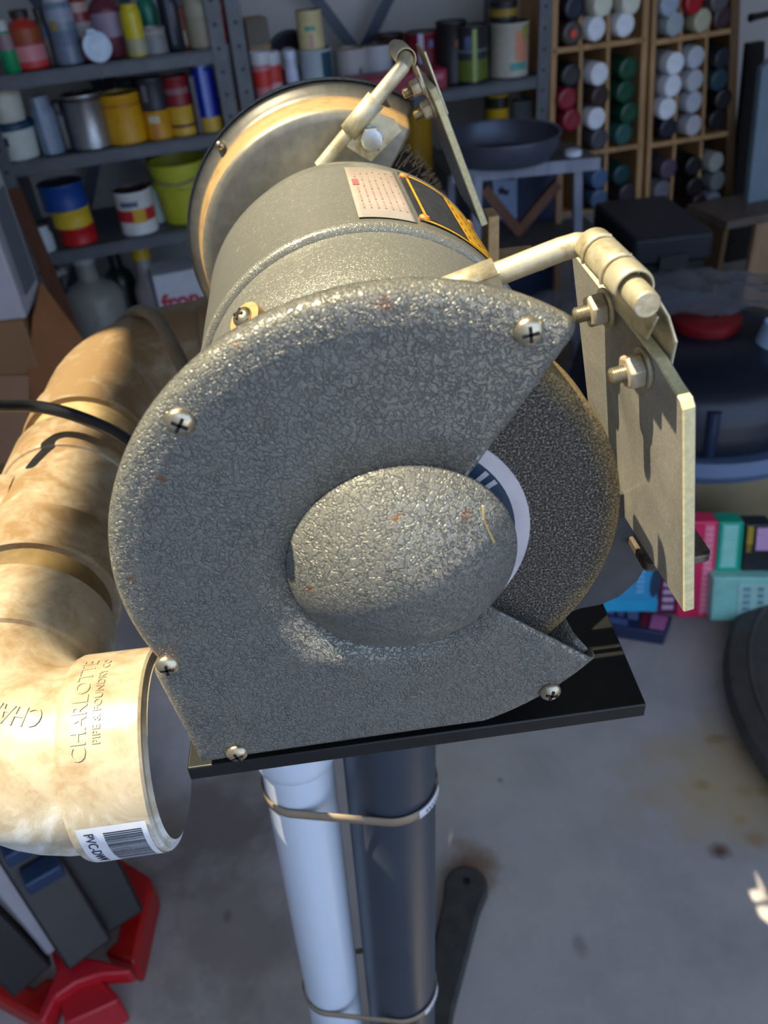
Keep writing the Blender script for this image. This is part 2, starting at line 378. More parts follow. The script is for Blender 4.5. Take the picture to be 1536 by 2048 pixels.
def sector_angles(step=2.0):
    n = int(round((A1-A0)/step)); a = [A0+(A1-A0)*i/n for i in range(n+1)]
    return sorted(a + [200.9, 226.3])
def build_cover(y0, sgn, root, name, mat, y_in):
    """sgn=+1: face towards -y (front cover); -1: face towards +y"""
    ang = sector_angles(); c = MB()
    def h(r):
        t = r/0.0428
        if t >= 1: return 0.0
        return 0.0205*(1-t**2.05)**0.86
    rs = [0.0008, .006, .012, .018, .024, .029, .033, .0360, .0385, .0405, .0418, .0425, .0430]
    full = [A0+(360*i/150) for i in range(150)]
    c.rings([[pol(r, a, y0 - sgn*h(r)) for a in full] for r in rs], cap0=True)
    
    rg = []
    for fr in (0.0, 0.25, 0.5, 0.75, 0.9): rg.append([pol(0.0430 + (rout(a)-0.0075-0.0430)*fr, a, y0) for a in ang])
    for dr, dy in ((.0060, 0), (.0042, .0003), (.0025, .0010), (.0011, .0022), (.0003, .0037), (0, .0050), (0, .0085)):
        rg.append([pol(rout(a)-dr, a, y0+sgn*dy) for a in ang])
    c.rings(rg, closed=False)
    return part(c, name, mat, root, angle=50)
cover = build_cover(0.0, 1, gr, 'guard_cover', M_ham, 0.014)
cover.modifiers.new('thick', 'SOLIDIFY').thickness = 0.0014; cover.modifiers['thick'].offset = -1
def pan_screw(root, parent, P, axis, r=0.0047, rot=0.4, mat=None, name='screw'):
    a = V(axis).normalized(); s = MB()
    s.lathe([(r*.9, -.004), (r*.98, 0.0002), (r, .0006), (r*.96, .0013), (r*.80, .0022), (r*.52, .0029), (r*.2, .0032)], P, a, 24, mi=0)
    u = a.orthogonal().normalized(); v = a.cross(u); u, v = u*math.cos(rot)+v*math.sin(rot), v*math.cos(rot)-u*math.sin(rot)
    for d, e in ((u, v), (v, u)):
        L, wd = r*.56, r*.11
        q = [P+d*L+e*wd+a*.00305, P+d*L-e*wd+a*.00305, P-d*L-e*wd+a*.00305, P-d*L+e*wd+a*.00305]
        s.prism([x - a*.0012 for x in q], a*.0016, 1)
    return part(s, name, [mat or M_screw, M_dark], root, parent)
for (x, z, ro) in ((-.0949, -.0363, .75), (-.0665, .0698, .2), (.0446, .0863, .9), (.0592, -.0830, .5), (-.0783, -.0945, 1.1)):
    pan_screw(gr, cover, V((x, 0.0002, z)), (0, -1, 0), .0048, ro)
# dried splinter stuck to the dome
sp = MB(); sp.tube([aty(966, 1012, -.0165), aty(968, 1040, -.0175), aty(988, 1085, -.0150)], .00035, 5)
part(sp, 'splinter', plain((222, 186, 110), .6), gr, cover)

def housing(y_rim0, y_back, sgn, name, mats, lobe=None, back_r=None):
    ang = sector_angles(); g = MB(); R = CR-0.0100
    rg = [[pol(rout(a, CR-.0035), a, y_rim0 - sgn*.004) for a in ang], [pol(rout(a, CR-.0075), a, y_rim0) for a in ang], [pol(rout(a, R), a, y_rim0 + sgn*.003) for a in ang], [pol(rout(a, R-.0035), a, y_back - sgn*.004) for a in ang]]
    R -= .0035
    rg += [[pol(rout(a, R)-dr, a, y_back - sgn*dy) for a in ang] for dr, dy in ((.0010, .0015), (.004, 0))]
    for fr in (.3, .6, 1.0): rg.append([pol(rout(a, R)-.006 + (0.03-(rout(a, R)-.006))*fr, a, y_back) for a in ang])
    g.rings(rg, closed=False, mi=0)
    o = part(g, name, mats, gr, angle=50)
    md = o.modifiers.new('thick', 'SOLIDIFY'); md.thickness = .0014; md.offset = 0
    return o
guard = housing(0.010, 0.0375, 1, 'wheel_guard', [M_ham, M_ham])
lb = MB()
lobe = [(-62, .104), (-52, .107), (-46, .110), (-42, .114), (-39, .1205), (-35, .1255), (-30, .1275), (-25, .126), (-19, .122), (-12, .116), (-7, .111), (-7, .070), (-30, .060), (-62, .06)]
lb.prism([pol(r, a, .0400) for a, r in lobe], (0, .0022, 0)); part(lb, 'guard_back_plate', plain((72, 74, 78), .55, .3, .12, 120), gr, bevel=.0006)
# grinding wheel
wh = MB(); wh.lathe([(.0075, .0115), (.0842, .0112), (.0858, .0122), (.0862, .0138), (.0862, .0300), (.0855, .0316), (.0075, .0318)], (0, 0, 0), (0, 1, 0), 120)
wheel = part(wh, 'grinding_wheel', M_stone, gr)
bl = MB(); bl.lathe([(.0448, .0108), (.0506, .0108), (.0506, .0114), (.0448, .0114)], (0, 0, 0), (0, 1, 0), 72, False, False, 0)
bl.rings([[pol(.0448, a, .0108) for a in range(0, 360, 5)], [pol(.0448, a, .0114) for a in range(0, 360, 5)]], mi=0)
bl.lathe([(.0448, .0114), (.0448, .0108), (.012, .0108)], (0, 0, 0), (0, 1, 0), 72, False, True, 1)
for (p, q, rr) in ((57, 47, .0444), (41, 38, .0440), (34, 31, .0440)):
    bl.prism([pol(rr, p, .0107), pol(rr, q, .0107), pol(rr-.0075, q, .0107), pol(rr-.0075, p, .0107)], (0, -.0002, 0), 2)
part(bl, 'wheel_label', [plain((206, 200, 206), .5), plain((32, 58, 82), .45), plain((186, 184, 190), .5)], gr, wheel, label='dark blue paper wheel label with a white rim')
fg = MB(); fg.lathe([(.022, .0107), (.021, .008), (.012, .0065), (.012, .0)], (0, 0, 0), (0, 1, 0), 36); part(fg, 'wheel_flange', M_worn, gr, wheel)
# motor
mt = MB(); mt.lathe([(.0800, .1290), (.0826, .1296), (.0838, .1310), (.0840, .1335), (.0836, .1352), (.0838, .18), (.0836, .2300), (.0840, .2340), (.0826, .2365), (.0800, .2370)], (0.001, 0, 0), (0, 1, 0), 96)
motor = part(mt, 'motor_shell', M_ham2, gr, angle=60)
def bell(ys):
    e = MB(); e.lathe([(.030, ys(.0440)), (.040, ys(.0455)), (.0480, ys(.0580)), (.0560, ys(.0645)), (.0630, ys(.0715)), (.0665, ys(.0760)), (.0697, ys(.0810)), (.0725, ys(.0862)), (.0748, ys(.0915)), (.0768, ys(.0980)), (.0782, ys(.1040)), (.0794, ys(.1120)), (.0801, ys(.1210)), (.0804, ys(.1295))], (0.001, 0, 0), (0, 1, 0), 96)
    return e
part(bell(lambda y: y), 'end_bell', M_ham2, gr, angle=60)
part(bell(lambda y: .366-y), 'end_bell', M_ham2, gr, angle=60)
sh_ = MB(); sh_.lathe([(.012, .0), (.012, .366)], (0, 0, 0), (0, 1, 0), 24); part(sh_, 'spindle', M_worn, gr)
# screw in a rusty pocket on the end bell
P = aty(489, 637, .0800); nrm = V((P.x, -.030, P.z)).normalized()
pk = MB(); pk.lathe([(.0074, -.004), (.0074, .0002), (.0060, .0005)], P, nrm, 24); pocket = part(pk, 'screw_pocket', plain((176, 138, 88), .7, .1, .3, 200), gr)
pan_screw(gr, pocket, P+nrm*.0006, nrm, .0044, .3)
def patch(mb, R, a0, a1, y0, y1, n=10, mi=0, th=.0004):
    for i in range(n):
        b0, b1 = a0+(a1-a0)*i/n, a0+(a1-a0)*(i+1)/n
        o = [pol(R, b0, y0), pol(R, b1, y0), pol(R, b1, y1), pol(R, b0, y1)]
        mb.add(o, [(0, 1, 2, 3)], mi)
    return mb
st = MB(); patch(st, .0846, 69.5, 87.5, .1375, .2235, 12); part(st, 'paper_sticker', plain((150, 141, 132), .7, 0, .10, 60), gr, motor, label='worn grey paper sticker with faded red print', solid=.0003)
tx = MB(); random.seed(3)
for k in range(7):
    aa = 85.0 - k*2.25; y = .150
    while y < .214:
        L = random.uniform(.006, .016); patch(tx, .08485, aa-.28, aa+.28, y, min(y+L, .216), 1); y += L+.003
part(tx, 'faded_print', plain((146, 116, 116), .7), gr, motor, kind='stuff')
rs = MB(); patch(rs, .0849, 84.2, 86.4, .189, .199, 2); part(rs, 'red_mark', plain((176, 78, 88), .7), gr, motor)
M_yel = plain((214, 160, 22), .45, .1, .12, 120); M_blk = plain((52, 54, 58), .45, .3, .4, 220)
npl = MB(); patch(npl, .0846, 33, 68, .1430, .2270, 20, 0)
patch(npl, .08485, 64.6, 65.6, .150, .222, 2, 1); patch(npl, .08485, 33, 66.5, .1440, .1465, 16, 1); patch(npl, .08485, 33, 66.5, .2230, .2255, 16, 1); patch(npl, .08485, 33.5, 49.5, .1480, .2215, 10, 1)
nameplate = part(npl, 'warning_plate', [M_blk, M_yel], gr, motor, label='black and yellow warning plate with rivets')
for k in range(3):
    q = MB(); y = .156
    while y < .214:
        L = random.uniform(.003, .007); patch(q, .08500, 47.5-k*4.6, 48.2-k*4.6, y, min(y+L, .218), 1); y += L+.007
    part(q, 'black_print', M_blk, gr, motor, kind='stuff')
for (a, y) in ((66.0, .1480), (66.0, .2205), (35, .148), (35, .2205)):
    rv = MB(); P = pol(.0847, a, y); rv.lathe([(.0028, -.001), (.0028, .0005), (.0018, .0014)], P, pol(1, a, 0), 14); part(rv, 'rivet', plain((190, 128, 70), .5, .3), gr, motor)
ft = MB(); ft.box((0, .183, -.094), (.13, .14, .028)); part(ft, 'base_foot', M_ham, gr, bevel=.006)
nk = MB(); nk.box((0, .183, -.078), (.07, .11, .03)); part(nk, 'base_neck', M_ham, gr, bevel=.004)

# ---- front eye shield, its arm and bracket
RODX, RODZ, RR = .0792, .0936, .0043
rd = MB(); rd.tube([(-.012, .0512, .0690), (.0343, .0512, .0820), (.0690, .0512, .0917), (.0745, .0500, .0932), (.0778, .0466, .0939), (.0790, .0420, .0940), (RODX, .036, RODZ), (RODX, -.0060, RODZ-.0006)], RR, 18)
arm = part(rd, 'shield_arm', M_zinc, gr, bevel=.0005)
d = V((.0463, 0, .0130)).normalized(); nrm = V((-d.z, 0, d.x))
cl = MB(); c0 = V((.0300, .0512, .0808))
cl.rings([[c0 + d*t + nrm*(.0062*math.sin(a)) + V((0, 1, 0))*(-.0062*math.cos(a)) for a in [PI*.10+PI*1.3*i/14 for i in range(15)]] for t in (-.012, 0, .0165)], closed=False)
clamp = part(cl, 'arm_clamp', M_zinc, gr, solid=.0014)
cp = MB(); cp.prism([V((.012, .0455, .0790)), V((.046, .0455, .0880)), V((.050, .0455, .066)), V((.020, .0455, .062))], (0, .0018, 0)); part(cp, 'clamp_plate', M_zinc, gr, clamp)

SN = V((1, .065, .126)).normalized()            # outward normal of the shield
SC = .0975 + .126*.027 + .065*(-.015)
def spt(y, z, off=0): return V((SC - .126*z - .065*y, y, z)) + SN*off
inner = [(-.0147, -.0307), (-.0106, .0575), (-.0085, .0602), (-.0006, .0622), (.0060, .0645), (.0099, .0660), (.0846, .0774), (.0866, .0760), (.0732, -.0211), (.0718, -.0222)]
es = MB(); es.prism([spt(y, z) for y, z in inner], SN*.0046, 0, 1)
shield = part(es, 'eye_shield', [dusty_acrylic(), acrylic_edge()], gr, smooth=False, bevel=.0005, seg=1, label='dusty clear plastic eye shield with sawn edges')
sv = MB()
for (a, b_) in ((.0465, .0372), (.0357, .0180), (.0165, .0050)):
    sv.rings([[V((RODX, y, RODZ)) + V((math.cos(t), 0, math.sin(t)))*r for t in [PI*1.10-PI*1.30*i/20 for i in range(21)]] for y, r in ((a, .0062), (a-.0008, .0066), (b_+.0008, .0066), (b_, .0062))], closed=False)
for y in (.0364, .0172):
    sv.tube([V((RODX, y, RODZ)) + V((math.cos(t), 0, math.sin(t)))*.0068 for t in [PI*1.10-PI*.72*i/14 for i in range(15)]], .0007, 8)
bracket = part(sv, 'shield_bracket', M_zinc, gr, solid=.0007)
lg = MB()
lp = [lambda y, g=0: V((RODX+.0064, y, RODZ-.002)), lambda y: V((SC-.126*.080-.065*y+.0030, y, .0815)), lambda y: spt(y, .0725, .0050), lambda y: spt(y, .0540, .0050)]
g0 = [f_(y) for f_, y in zip(lp, (.0455, .0460, .0460, .0440))]; g1 = [f_(y) for f_, y in zip(lp, (.0080, .0080, .0060, .0120))]
for i in range(3): lg.prism([g0[i], g1[i], g1[i+1], g0[i+1]], SN*.0012)
lg.prism([spt(.0465, .0890, -.0014), spt(.006, .0830, -.0014), spt(.014, .0715, -.0014), spt(.030, .0710, -.0014), spt(.0465, .0720, -.0014)], SN*.0012)
part(lg, 'bracket_leg', M_zinc, gr, bracket, bevel=.0004)
pp = MB(); pp.prism([spt(.036, .0690, .0047), spt(.010, .0640, .0047), spt(.012, .0535, .0047), spt(.030, .0545, .0047)], SN*.00008); part(pp, 'orange_tape', plain((214, 140, 62), .6), gr, bracket)
def bolt_nut(root, parent, P, axis, af=.0112, h=.0058, br=.0031, stick=.0052, rot=.25, washer=True):
    a = V(axis).normalized(); n_ = MB(); r = af/1.732
    if washer:
        wb = MB(); wb.lathe([(br*1.05, 0), (r*1.12, 0), (r*1.16, .0004), (r*1.16, .0010), (r*1.1, .0014), (br*1.05, .0014)], P, a, 28); part(wb, 'washer', M_zinc, root, parent)
        P = P + a*.0015
    u = a.orthogonal().normalized(); v = a.cross(u)
    def hx(rr, t): return [P + a*t + (u*math.cos(rot+PI/3*i)+v*math.sin(rot+PI/3*i))*rr for i in range(6)]
    n_.rings([hx(r*.93, 0), hx(r, .0006), hx(r, h-.0008), hx(r*.88, h)], True, True); part(n_, 'nut', M_nut, root, parent, bevel=.0004)
    th = MB(); prof = []; t = h-.001
    while t < h+stick: prof += [(br, t), (br*.88, t+.0004)]; t += .0008
    prof += [(br*.85, h+stick), (br*.6, h+stick+.0004)]
    th.lathe(prof, P, a, 20); part(th, 'bolt_end', M_screw, root, parent)
bolt_nut(gr, shield, spt(.0469, .0699, -.0016), -SN)
bolt_nut(gr, shield, spt(.0179, .0588, -.0002), -SN, rot=.1)

# ---- tool rest
tr_ = MB(); z = -.036; nl = V((.1035, .0200, z)); nr = V((.1335, .0214, z)); fr_ = V((.1335, .0500, z)); flf = V((.1035, .0500, z))
q = [nl+V((0, .003, 0)), nl+V((.001, .0008, 0)), nl+V((.003, 0, 0)), nr+V((-.003, 0, 0)), nr+V((-.001, .0008, 0)), nr+V((0, .003, 0)), fr_, flf]
tr_.prism(q, (0, 0, -.0042)); rest = part(tr_, 'tool_rest', M_worn, gr, bevel=.0007)
tb = MB(); tb.box((.116, .0445, -.048), (.022, .004, .024)); part(tb, 'rest_bracket', M_worn, gr, rest, bevel=.0006)

# ---- rear guard, wire wheel, rear shield
rgd = MB(); ang = sector_angles()
def rr_(dr, y): return [pol(rout(a, CR)-dr, a, y) for a in ang]
rgd.rings([rr_(.0016, .3600), rr_(.0030, .3570), rr_(.0068, .3535), rr_(.0088, .3520)], closed=False, mi=0)
rgd.rings([rr_(.0088, .3520), rr_(.0096, .3490), rr_(.0115, .3360), rr_(.0128, .3310)], closed=False, mi=1)
rgd.rings([rr_(.0128, .3310), rr_(.0150, .3294), rr_(.0190, .3290), [pol(.06, a, .3290) for a in ang], [pol(.03, a, .3290) for a in ang]], closed=False, mi=0)
rguard = part(rgd, 'wheel_guard', [plain((138, 135, 126), .42, .5, .16, 160), M_tan], gr, angle=40, label='rear wheel guard with a tan dusty shoulder'); rguard.modifiers.new('t', 'SOLIDIFY').thickness = .0014; rguard.modifiers['t'].offset = 0
rc = build_cover(.3715, -1, gr, 'guard_cover', M_ham, .36); rc.modifiers.new('thick', 'SOLIDIFY').thickness = .0014; rc.modifiers['thick'].offset = 0
for (px, py) in ((440, 291), (757, 186)):
    P = aty(px, py, .3530); pan_screw(gr, rguard, P, (0, -1, 0), .0032, .4)
ww = MB(); ww.lathe([(.012, .340), (.030, .338), (.052, .3445), (.074, .343), (.079, .346), (.0795, .356), (.074, .360), (.03, .362), (.012, .362)], (0, 0, 0), (0, 1, 0), 60)
wire = part(ww, 'wire_wheel', plain((52, 46, 40), .7, .3, .5, 700, bmp=.002), gr)
br_ = MB(); random.seed(11)
for k in range(900):
    a = random.uniform(-62, 82); y = random.uniform(.3415, .360); r0 = random.uniform(.066, .076); r1 = random.uniform(.0795, .0835); da = random.uniform(-2.5, 2.5)
    p0, p1 = pol(r0, a, y), pol(r1, a+da, y+random.uniform(-.002, .002)); s_ = pol(1, a+90, 0)*.0004
    br_.add([p0-s_, p0+s_, p1+s_*.6, p1-s_*.6], [(0, 1, 2, 3)])
part(br_, 'wire_bristles', plain((132, 112, 86), .5, .5, .4, 500), gr, wire, kind='stuff', smooth=False)
yb = .3100
def ry(px, py, y=yb): return aty(px, py, y)
q0, q1 = ry(640, 335), ry(815, 122)
dr = (q1-q0).normalized()
ra = MB(); ra.tube([q0, q1-dr*.012, q1-dr*.004, q1+V((0, .006, 0)), q1+V((0, .016, 0)), q1+V((0, .060, 0))], .0043, 14); rarm = part(ra, 'shield_arm', M_zinc, gr)
c0, c1 = ry(697, 266), ry(752, 199); nrm = V((-dr.z, 0, dr.x))
cs = MB(); cs.rings([[c + nrm*(.0062*math.sin(a)) + V((0, 1, 0))*(-.0062*math.cos(a)) for a in [-PI*.5+PI*1.35*i/16 for i in range(17)]] for c in (c0, c0.lerp(c1, .5), c1)], closed=False)
cs.prism([ry(x, y, .3075) for x, y in ((690, 291), (705, 275), (752, 215), (764, 230), (790, 240), (803, 261), (742, 323), (722, 312))], (0, .0016, 0))
rclamp = part(cs, 'arm_clamp', M_zinc, gr, solid=.0008)
P = ry(742, 277, .3075); hb = MB(); hb.lathe([(.0074, -.0002), (.0074, .0042), (.0066, .0052)], P, (0, -1, 0), 6); hb.lathe([(.0064, .0050), (.0064, .0056), (.0050, .0060)], P, (0, -1, 0), 20); part(hb, 'hex_bolt', brushed('bolt head', (200, 204, 206), .3), gr, rclamp)
sp_ = MB(); sp_.box(P+V((-.002, .012, -.004)), (.012, .018, .012)); part(sp_, 'clamp_spacer', M_zinc, gr, rclamp, bevel=.001)
RSN = V((1, 0, .364)).normalized()
def rpt(y, z, off=0): return V((.0560 - .364*(z-.1208), y, z)) + RSN*off
rs_ = MB(); rs_.prism([rpt(y, z) for y, z in ((.302, .0190), (.302, .0960), (.307, .1020), (.380, .1020), (.380, .0190))], RSN*.0046, 0, 1)
rshield = part(rs_, 'eye_shield', [dusty_acrylic(), acrylic_edge()], gr, smooth=False, bevel=.0005, seg=1, label='rear dusty eye shield seen nearly edge on')
rb = MB(); X = q1
rb.rings([[V((X.x, y, X.z)) + V((math.cos(t), 0, math.sin(t)))*.0062 for t in [PI*1.05-PI*1.25*i/16 for i in range(17)]] for y in (.316, .352)], closed=False)
rb.prism([rpt(.316, .119, .0056), rpt(.352, .119, .0056), rpt(.352, .084, .0056), rpt(.316, .084, .0056)], RSN*.0010)
rb.prism([rpt(.318, .114, -.0015), rpt(.350, .114, -.0015), rpt(.350, .096, -.0015), rpt(.318, .096, -.0015)], RSN*.0010)
rbk = part(rb, 'shield_bracket', M_zinc, gr, solid=.0006)
bolt_nut(gr, rshield, rpt(.320, .0905, -.0002), -RSN, af=.010)
bolt_nut(gr, rshield, rpt(.322, .1035, -.0016), -RSN, af=.009)
rt = MB(); P = aty(985, 470, .31); rt.box(P+V((.003, .02, -.008)), (.008, .02, .034)); rt.box(P+V((.02, .03, -.03)), (.04, .04, .005)); part(rt, 'tool_rest', M_tan, gr, bevel=.001, label='tan coated rear tool rest')

# ================================================================ pedestal, straps, pipes
LEAN = .040
PT = V((-.0125+LEAN*.19, .108, -.1165)); PB = V((PT.x - LEAN*(PT.z-FZ), .108, FZ))     # post top and foot; the stand leans a little
def at_lean(T, z): return V((T.x - LEAN*(T.z-z), T.y, z))
ped = thing('grinder_pedestal', PB, 'black topped pedestal stand with a dark grey post and cast iron foot', 'stand')
M_board = plain((17, 19, 19), .42, .0, .35, 30, bmp=.0006)
bd = MB(); bd.prism([V((-.1035, .0055, -.108)), V((.1070, .0055, -.108)), V((.1190, .345, -.108)), V((-.094, .345, -.108))], (0, 0, -.0085)); part(bd, 'top_board', M_board, ped, bevel=.0008)
M_post = plain((58, 66, 78), .38, .15, .10, 14)
po = MB(); po.tube([PT, at_lean(PT, FZ+.03)], .0305, 48); part(po, 'post', M_post, ped)
fo = MB(); fo.lathe([(.075, FZ), (.075, FZ+.012), (.05, FZ+.03), (.036, FZ+.055), (.031, FZ+.06)], (PB.x, PB.y, 0), (0, 0, 1), 40); foot = part(fo, 'cast_foot', plain((84, 82, 80), .6, .5, .25, 40), ped)
tipP = atz(932, 1772, FZ+.02); ang1 = math.atan2(tipP.y-PB.y, tipP.x-PB.x); L = math.hypot(tipP.x-PB.x, tipP.y-PB.y)
for k in range(3):
    a = ang1 + k*2*PI/3; d = V((math.cos(a), math.sin(a), 0)); n_ = V((-d.y, d.x, 0)); c = V((PB.x, PB.y, FZ+.022))
    out = [c + n_*.034, c + d*(L*.45) + n_*.022, c + d*(L-.03) + n_*.026]
    out += [c + d*L + d*(.031*math.sin(t)) + n_*(.031*math.cos(t)) for t in [PI*i/10 for i in range(11)]]
    out += [c + d*(L-.03) - n_*.026, c + d*(L*.45) - n_*.022, c - n_*.034]
    lgm = MB(); lgm.prism(out, (0, 0, -.022)); lo = part(lgm, 'leg', plain((84, 82, 80), .6, .5, .25, 40), ped, bevel=.004)
    ho = MB(); ho.lathe([(.0052, 0), (.0052, .0012), (.0035, .0012), (.0035, .0002)], c + d*(L+.006), (0, 0, 1), 16); part(ho, 'bolt_hole', M_dark, ped, lo)
_w = aty(614, 1650, .1150); WT = V((_w.x + LEAN*(-.118-_w.z), _w.y, -.118)); WP = at_lean(WT, FZ)
wp = thing('pvc_pipe', WP, 'smooth white plastic pipe strapped upright to the grey post', 'pipe')
M_pvcw = plain((214, 224, 240), .35, 0, .03, 8)
a = MB(); a.tube([WT, at_lean(WT, FZ+.001)], .0240, 40); wpp = part(a, 'pipe_body', M_pvcw, wp)
a = MB(); zs_ = [(-.1185, .0241), (-.1186, .0272), (-.121, .0280), (-.238, .0280), (-.246, .0270), (-.250, .0241)]
a.tube([at_lean(WT, z) for z, r in zs_], [r for z, r in zs_], 40, False); part(a, 'pipe_collar', M_pvcw, wp)
M_strap = plain((150, 132, 112), .5, 0, .1, 60); M_tag = plain((222, 222, 230), .5, 0, .04)
def strap(zc, tilt, label, tag_a):
    root = thing('strap', (PT.x, PT.y, zc), label, 'strap', 'beige straps round the post and pipe')
    c1, r1, c2, r2 = at_lean(PT, zc), .0312, at_lean(WT, zc), .0248; c1.z = c2.z = 0; PX = c1.x
    pts = [c1+V((r1*math.cos(t), r1*math.sin(t), 0)) for t in [2*PI*i/72 for i in range(72)]] + [c2+V((r2*math.cos(t), r2*math.sin(t), 0)) for t in [2*PI*i/72 for i in range(72)]]
    P2 = sorted({(round(p.x, 6), round(p.y, 6)) for p in pts})
    def half(ps):
        h = []
        for p in ps:
            while len(h) > 1 and (h[-1][0]-h[-2][0])*(p[1]-h[-2][1]) - (h[-1][1]-h[-2][1])*(p[0]-h[-2][0]) <= 0: h.pop()
            h.append(p)
        return h[:-1]
    hull = half(P2) + half(P2[::-1])
    zz = lambda p: zc + tilt*(p[0]-PX) 
    m = MB(); hh = .0040
    m.rings([[V((p[0], p[1], zz(p)+e)) for p in hull] for e in (-hh, hh)]); part(m, 'band', M_strap, root, solid=-.0012)
    l = MB(); tg = [(PX+.0330*math.cos(t), PB.y+.0330*math.sin(t)) for t in [tag_a[0]+(tag_a[1]-tag_a[0])*i/8 for i in range(9)]]
    l.rings([[V((p[0], p[1], zz(p)+e)) for p in tg] for e in (-hh*1.05, hh*1.05)], closed=False); tg_o = part(l, 'paper_tag', M_tag, root, solid=.0006)
    for i in range(6):
        k = MB(); t0 = tag_a[0]+(tag_a[1]-tag_a[0])*(.22+.11*i); R3 = .0338
        k.rings([[V((PX+R3*math.cos(t), PB.y+R3*math.sin(t), zc+tilt*(R3*math.cos(t))+e)) for t in (t0, t0+.035)] for e in (-.0016, .0018)], closed=False); part(k, 'tag_print', plain((120, 130, 150), .6), root, tg_o)
    return root
strap(-.282, -.06, 'upper beige strap with a white tag, just below the black board', (-1.08, -.28))
strap(-.578, -.05, 'lower beige strap with a white tag, low on the grey post', (-1.0, -.18))
random.seed(2)

# ---- dust pipe of white plastic fittings
PZ = -.140
M_pvc = pvc_dirty(); M_in = plain((168, 162, 164), .8, 0, .25, 30)
dp = thing('dust_pipe', (-.215, .2, PZ), 'dusty white plastic pipe run with two elbows beside the grinder', 'pipe')
def run(pts_r, n=56, inner=None):
    """pts_r: (centre point, direction, radius)"""
    rg = []
    for p, d, r in pts_r:
        d = V(d).normalized(); up = V((0, 0, 1)); sd = d.cross(up).normalized()
        rg.append([V(p) + sd*(r*math.cos(2*PI*i/n)) + up*(r*math.sin(2*PI*i/n)) for i in range(n)])
    return rg
XE, YO, RB = -.1234, .0467, .0560
XP = -.2160
hx = XP+RB; hy = YO+RB
seq = [((hx, YO, PZ), (1, 0, 0), .0440), ((XE+.002, YO, PZ), (1, 0, 0), .0452), ((XE, YO, PZ), (1, 0, 0), .0462), ((XE, YO, PZ), (1, 0, 0), .0492), ((XE-.0012, YO, PZ), (1, 0, 0), .0502), ((XE-.0360, YO, PZ), (1, 0, 0), .0506), ((XE-.0385, YO, PZ), (1, 0, 0), .0496), ((XE-.0392, YO, PZ), (1, 0, 0), .0470)]
for i in range(0, 13):
    t = (PI/2)*i/12; p = V((hx - RB*math.sin(t), hy - RB*math.cos(t), PZ)); seq.append((p, (math.cos(t), -math.sin(t), 0), .0468))
for y, r in ((hy+.002, .0470), (hy+.0028, .0496), (hy+.005, .0506), (.1490, .0504), (.1508, .0490), (.1508, .0440)): seq.append(((XP, y, PZ), (0, -1, 0), r))
fe = MB(); fe.rings(run(seq), False, False, mi=[1]+[0]*(len(seq)-2))
elbow = part(fe, 'pipe_elbow', [M_pvc, M_in], dp, angle=35)
def seg(name, lst, mat, parent=None, **kw):
    m = MB(); m.rings(run([((XP, y, PZ), (0, -1, 0), r) for y, r in lst]), False, False); return part(m, name, mat, dp, parent, angle=35, **kw)
seg('pipe_joint', [(.1480, .0445), (.1735, .0445)], plain((118, 98, 62), .6, 0, .35, 60), label='short brown dirty pipe between the fittings')
coup = seg('pipe_coupling', [(.1705, .0440), (.1705, .0488), (.1722, .0502), (.2080, .0504), (.2100, .0496), (.2106, .0476), (.2800, .0476), (.2806, .0492), (.2830, .0504), (.3200, .0504), (.3220, .0490), (.3220, .0440)], M_pvc)
seg('pipe_joint', [(.3180, .0445), (.3540, .0445)], plain((168, 146, 104), .6, 0, .3, 60))
RB2 = .085; YR = .513
seq = [((XP, .3510, PZ), (0, -1, 0), .0440), ((XP, .3510, PZ), (0, -1, 0), .0490), ((XP, .3525, PZ), (0, -1, 0), .0504), ((XP, .3800, PZ), (0, -1, 0), .0504), ((XP, .3820, PZ), (0, -1, 0), .0480)]
cy0 = YR-RB2; cx0 = XP+RB2
for i in range(0, 15):
    t = (PI/2)*i/14; seq.append(((cx0-RB2*math.cos(t), cy0+RB2*math.sin(t), PZ), (-math.sin(t), -math.cos(t), 0), .0474))
for x, r in ((cx0+.001, .0474), (cx0+.002, .0500), (cx0+.046, .0504), (cx0+.048, .0490), (cx0+.048, .0440)): seq.append(((x, YR, PZ), (-1, 0, 0), r))
re_ = MB(); re_.rings(run(seq), False, False); part(re_, 'pipe_elbow', M_pvc, dp, angle=35)
# branch that carries the run out to the left and down to the floor
m = MB(); m.tube([(XP-.02, .245, PZ), (-.72, .245, PZ), (-.76, .245, PZ-.01), (-.785, .245, PZ-.04), (-.79, .245, PZ-.09), (-.79, .245, FZ+.002)], .0445, 36); part(m, 'branch_pipe', M_pvc, dp, coup)
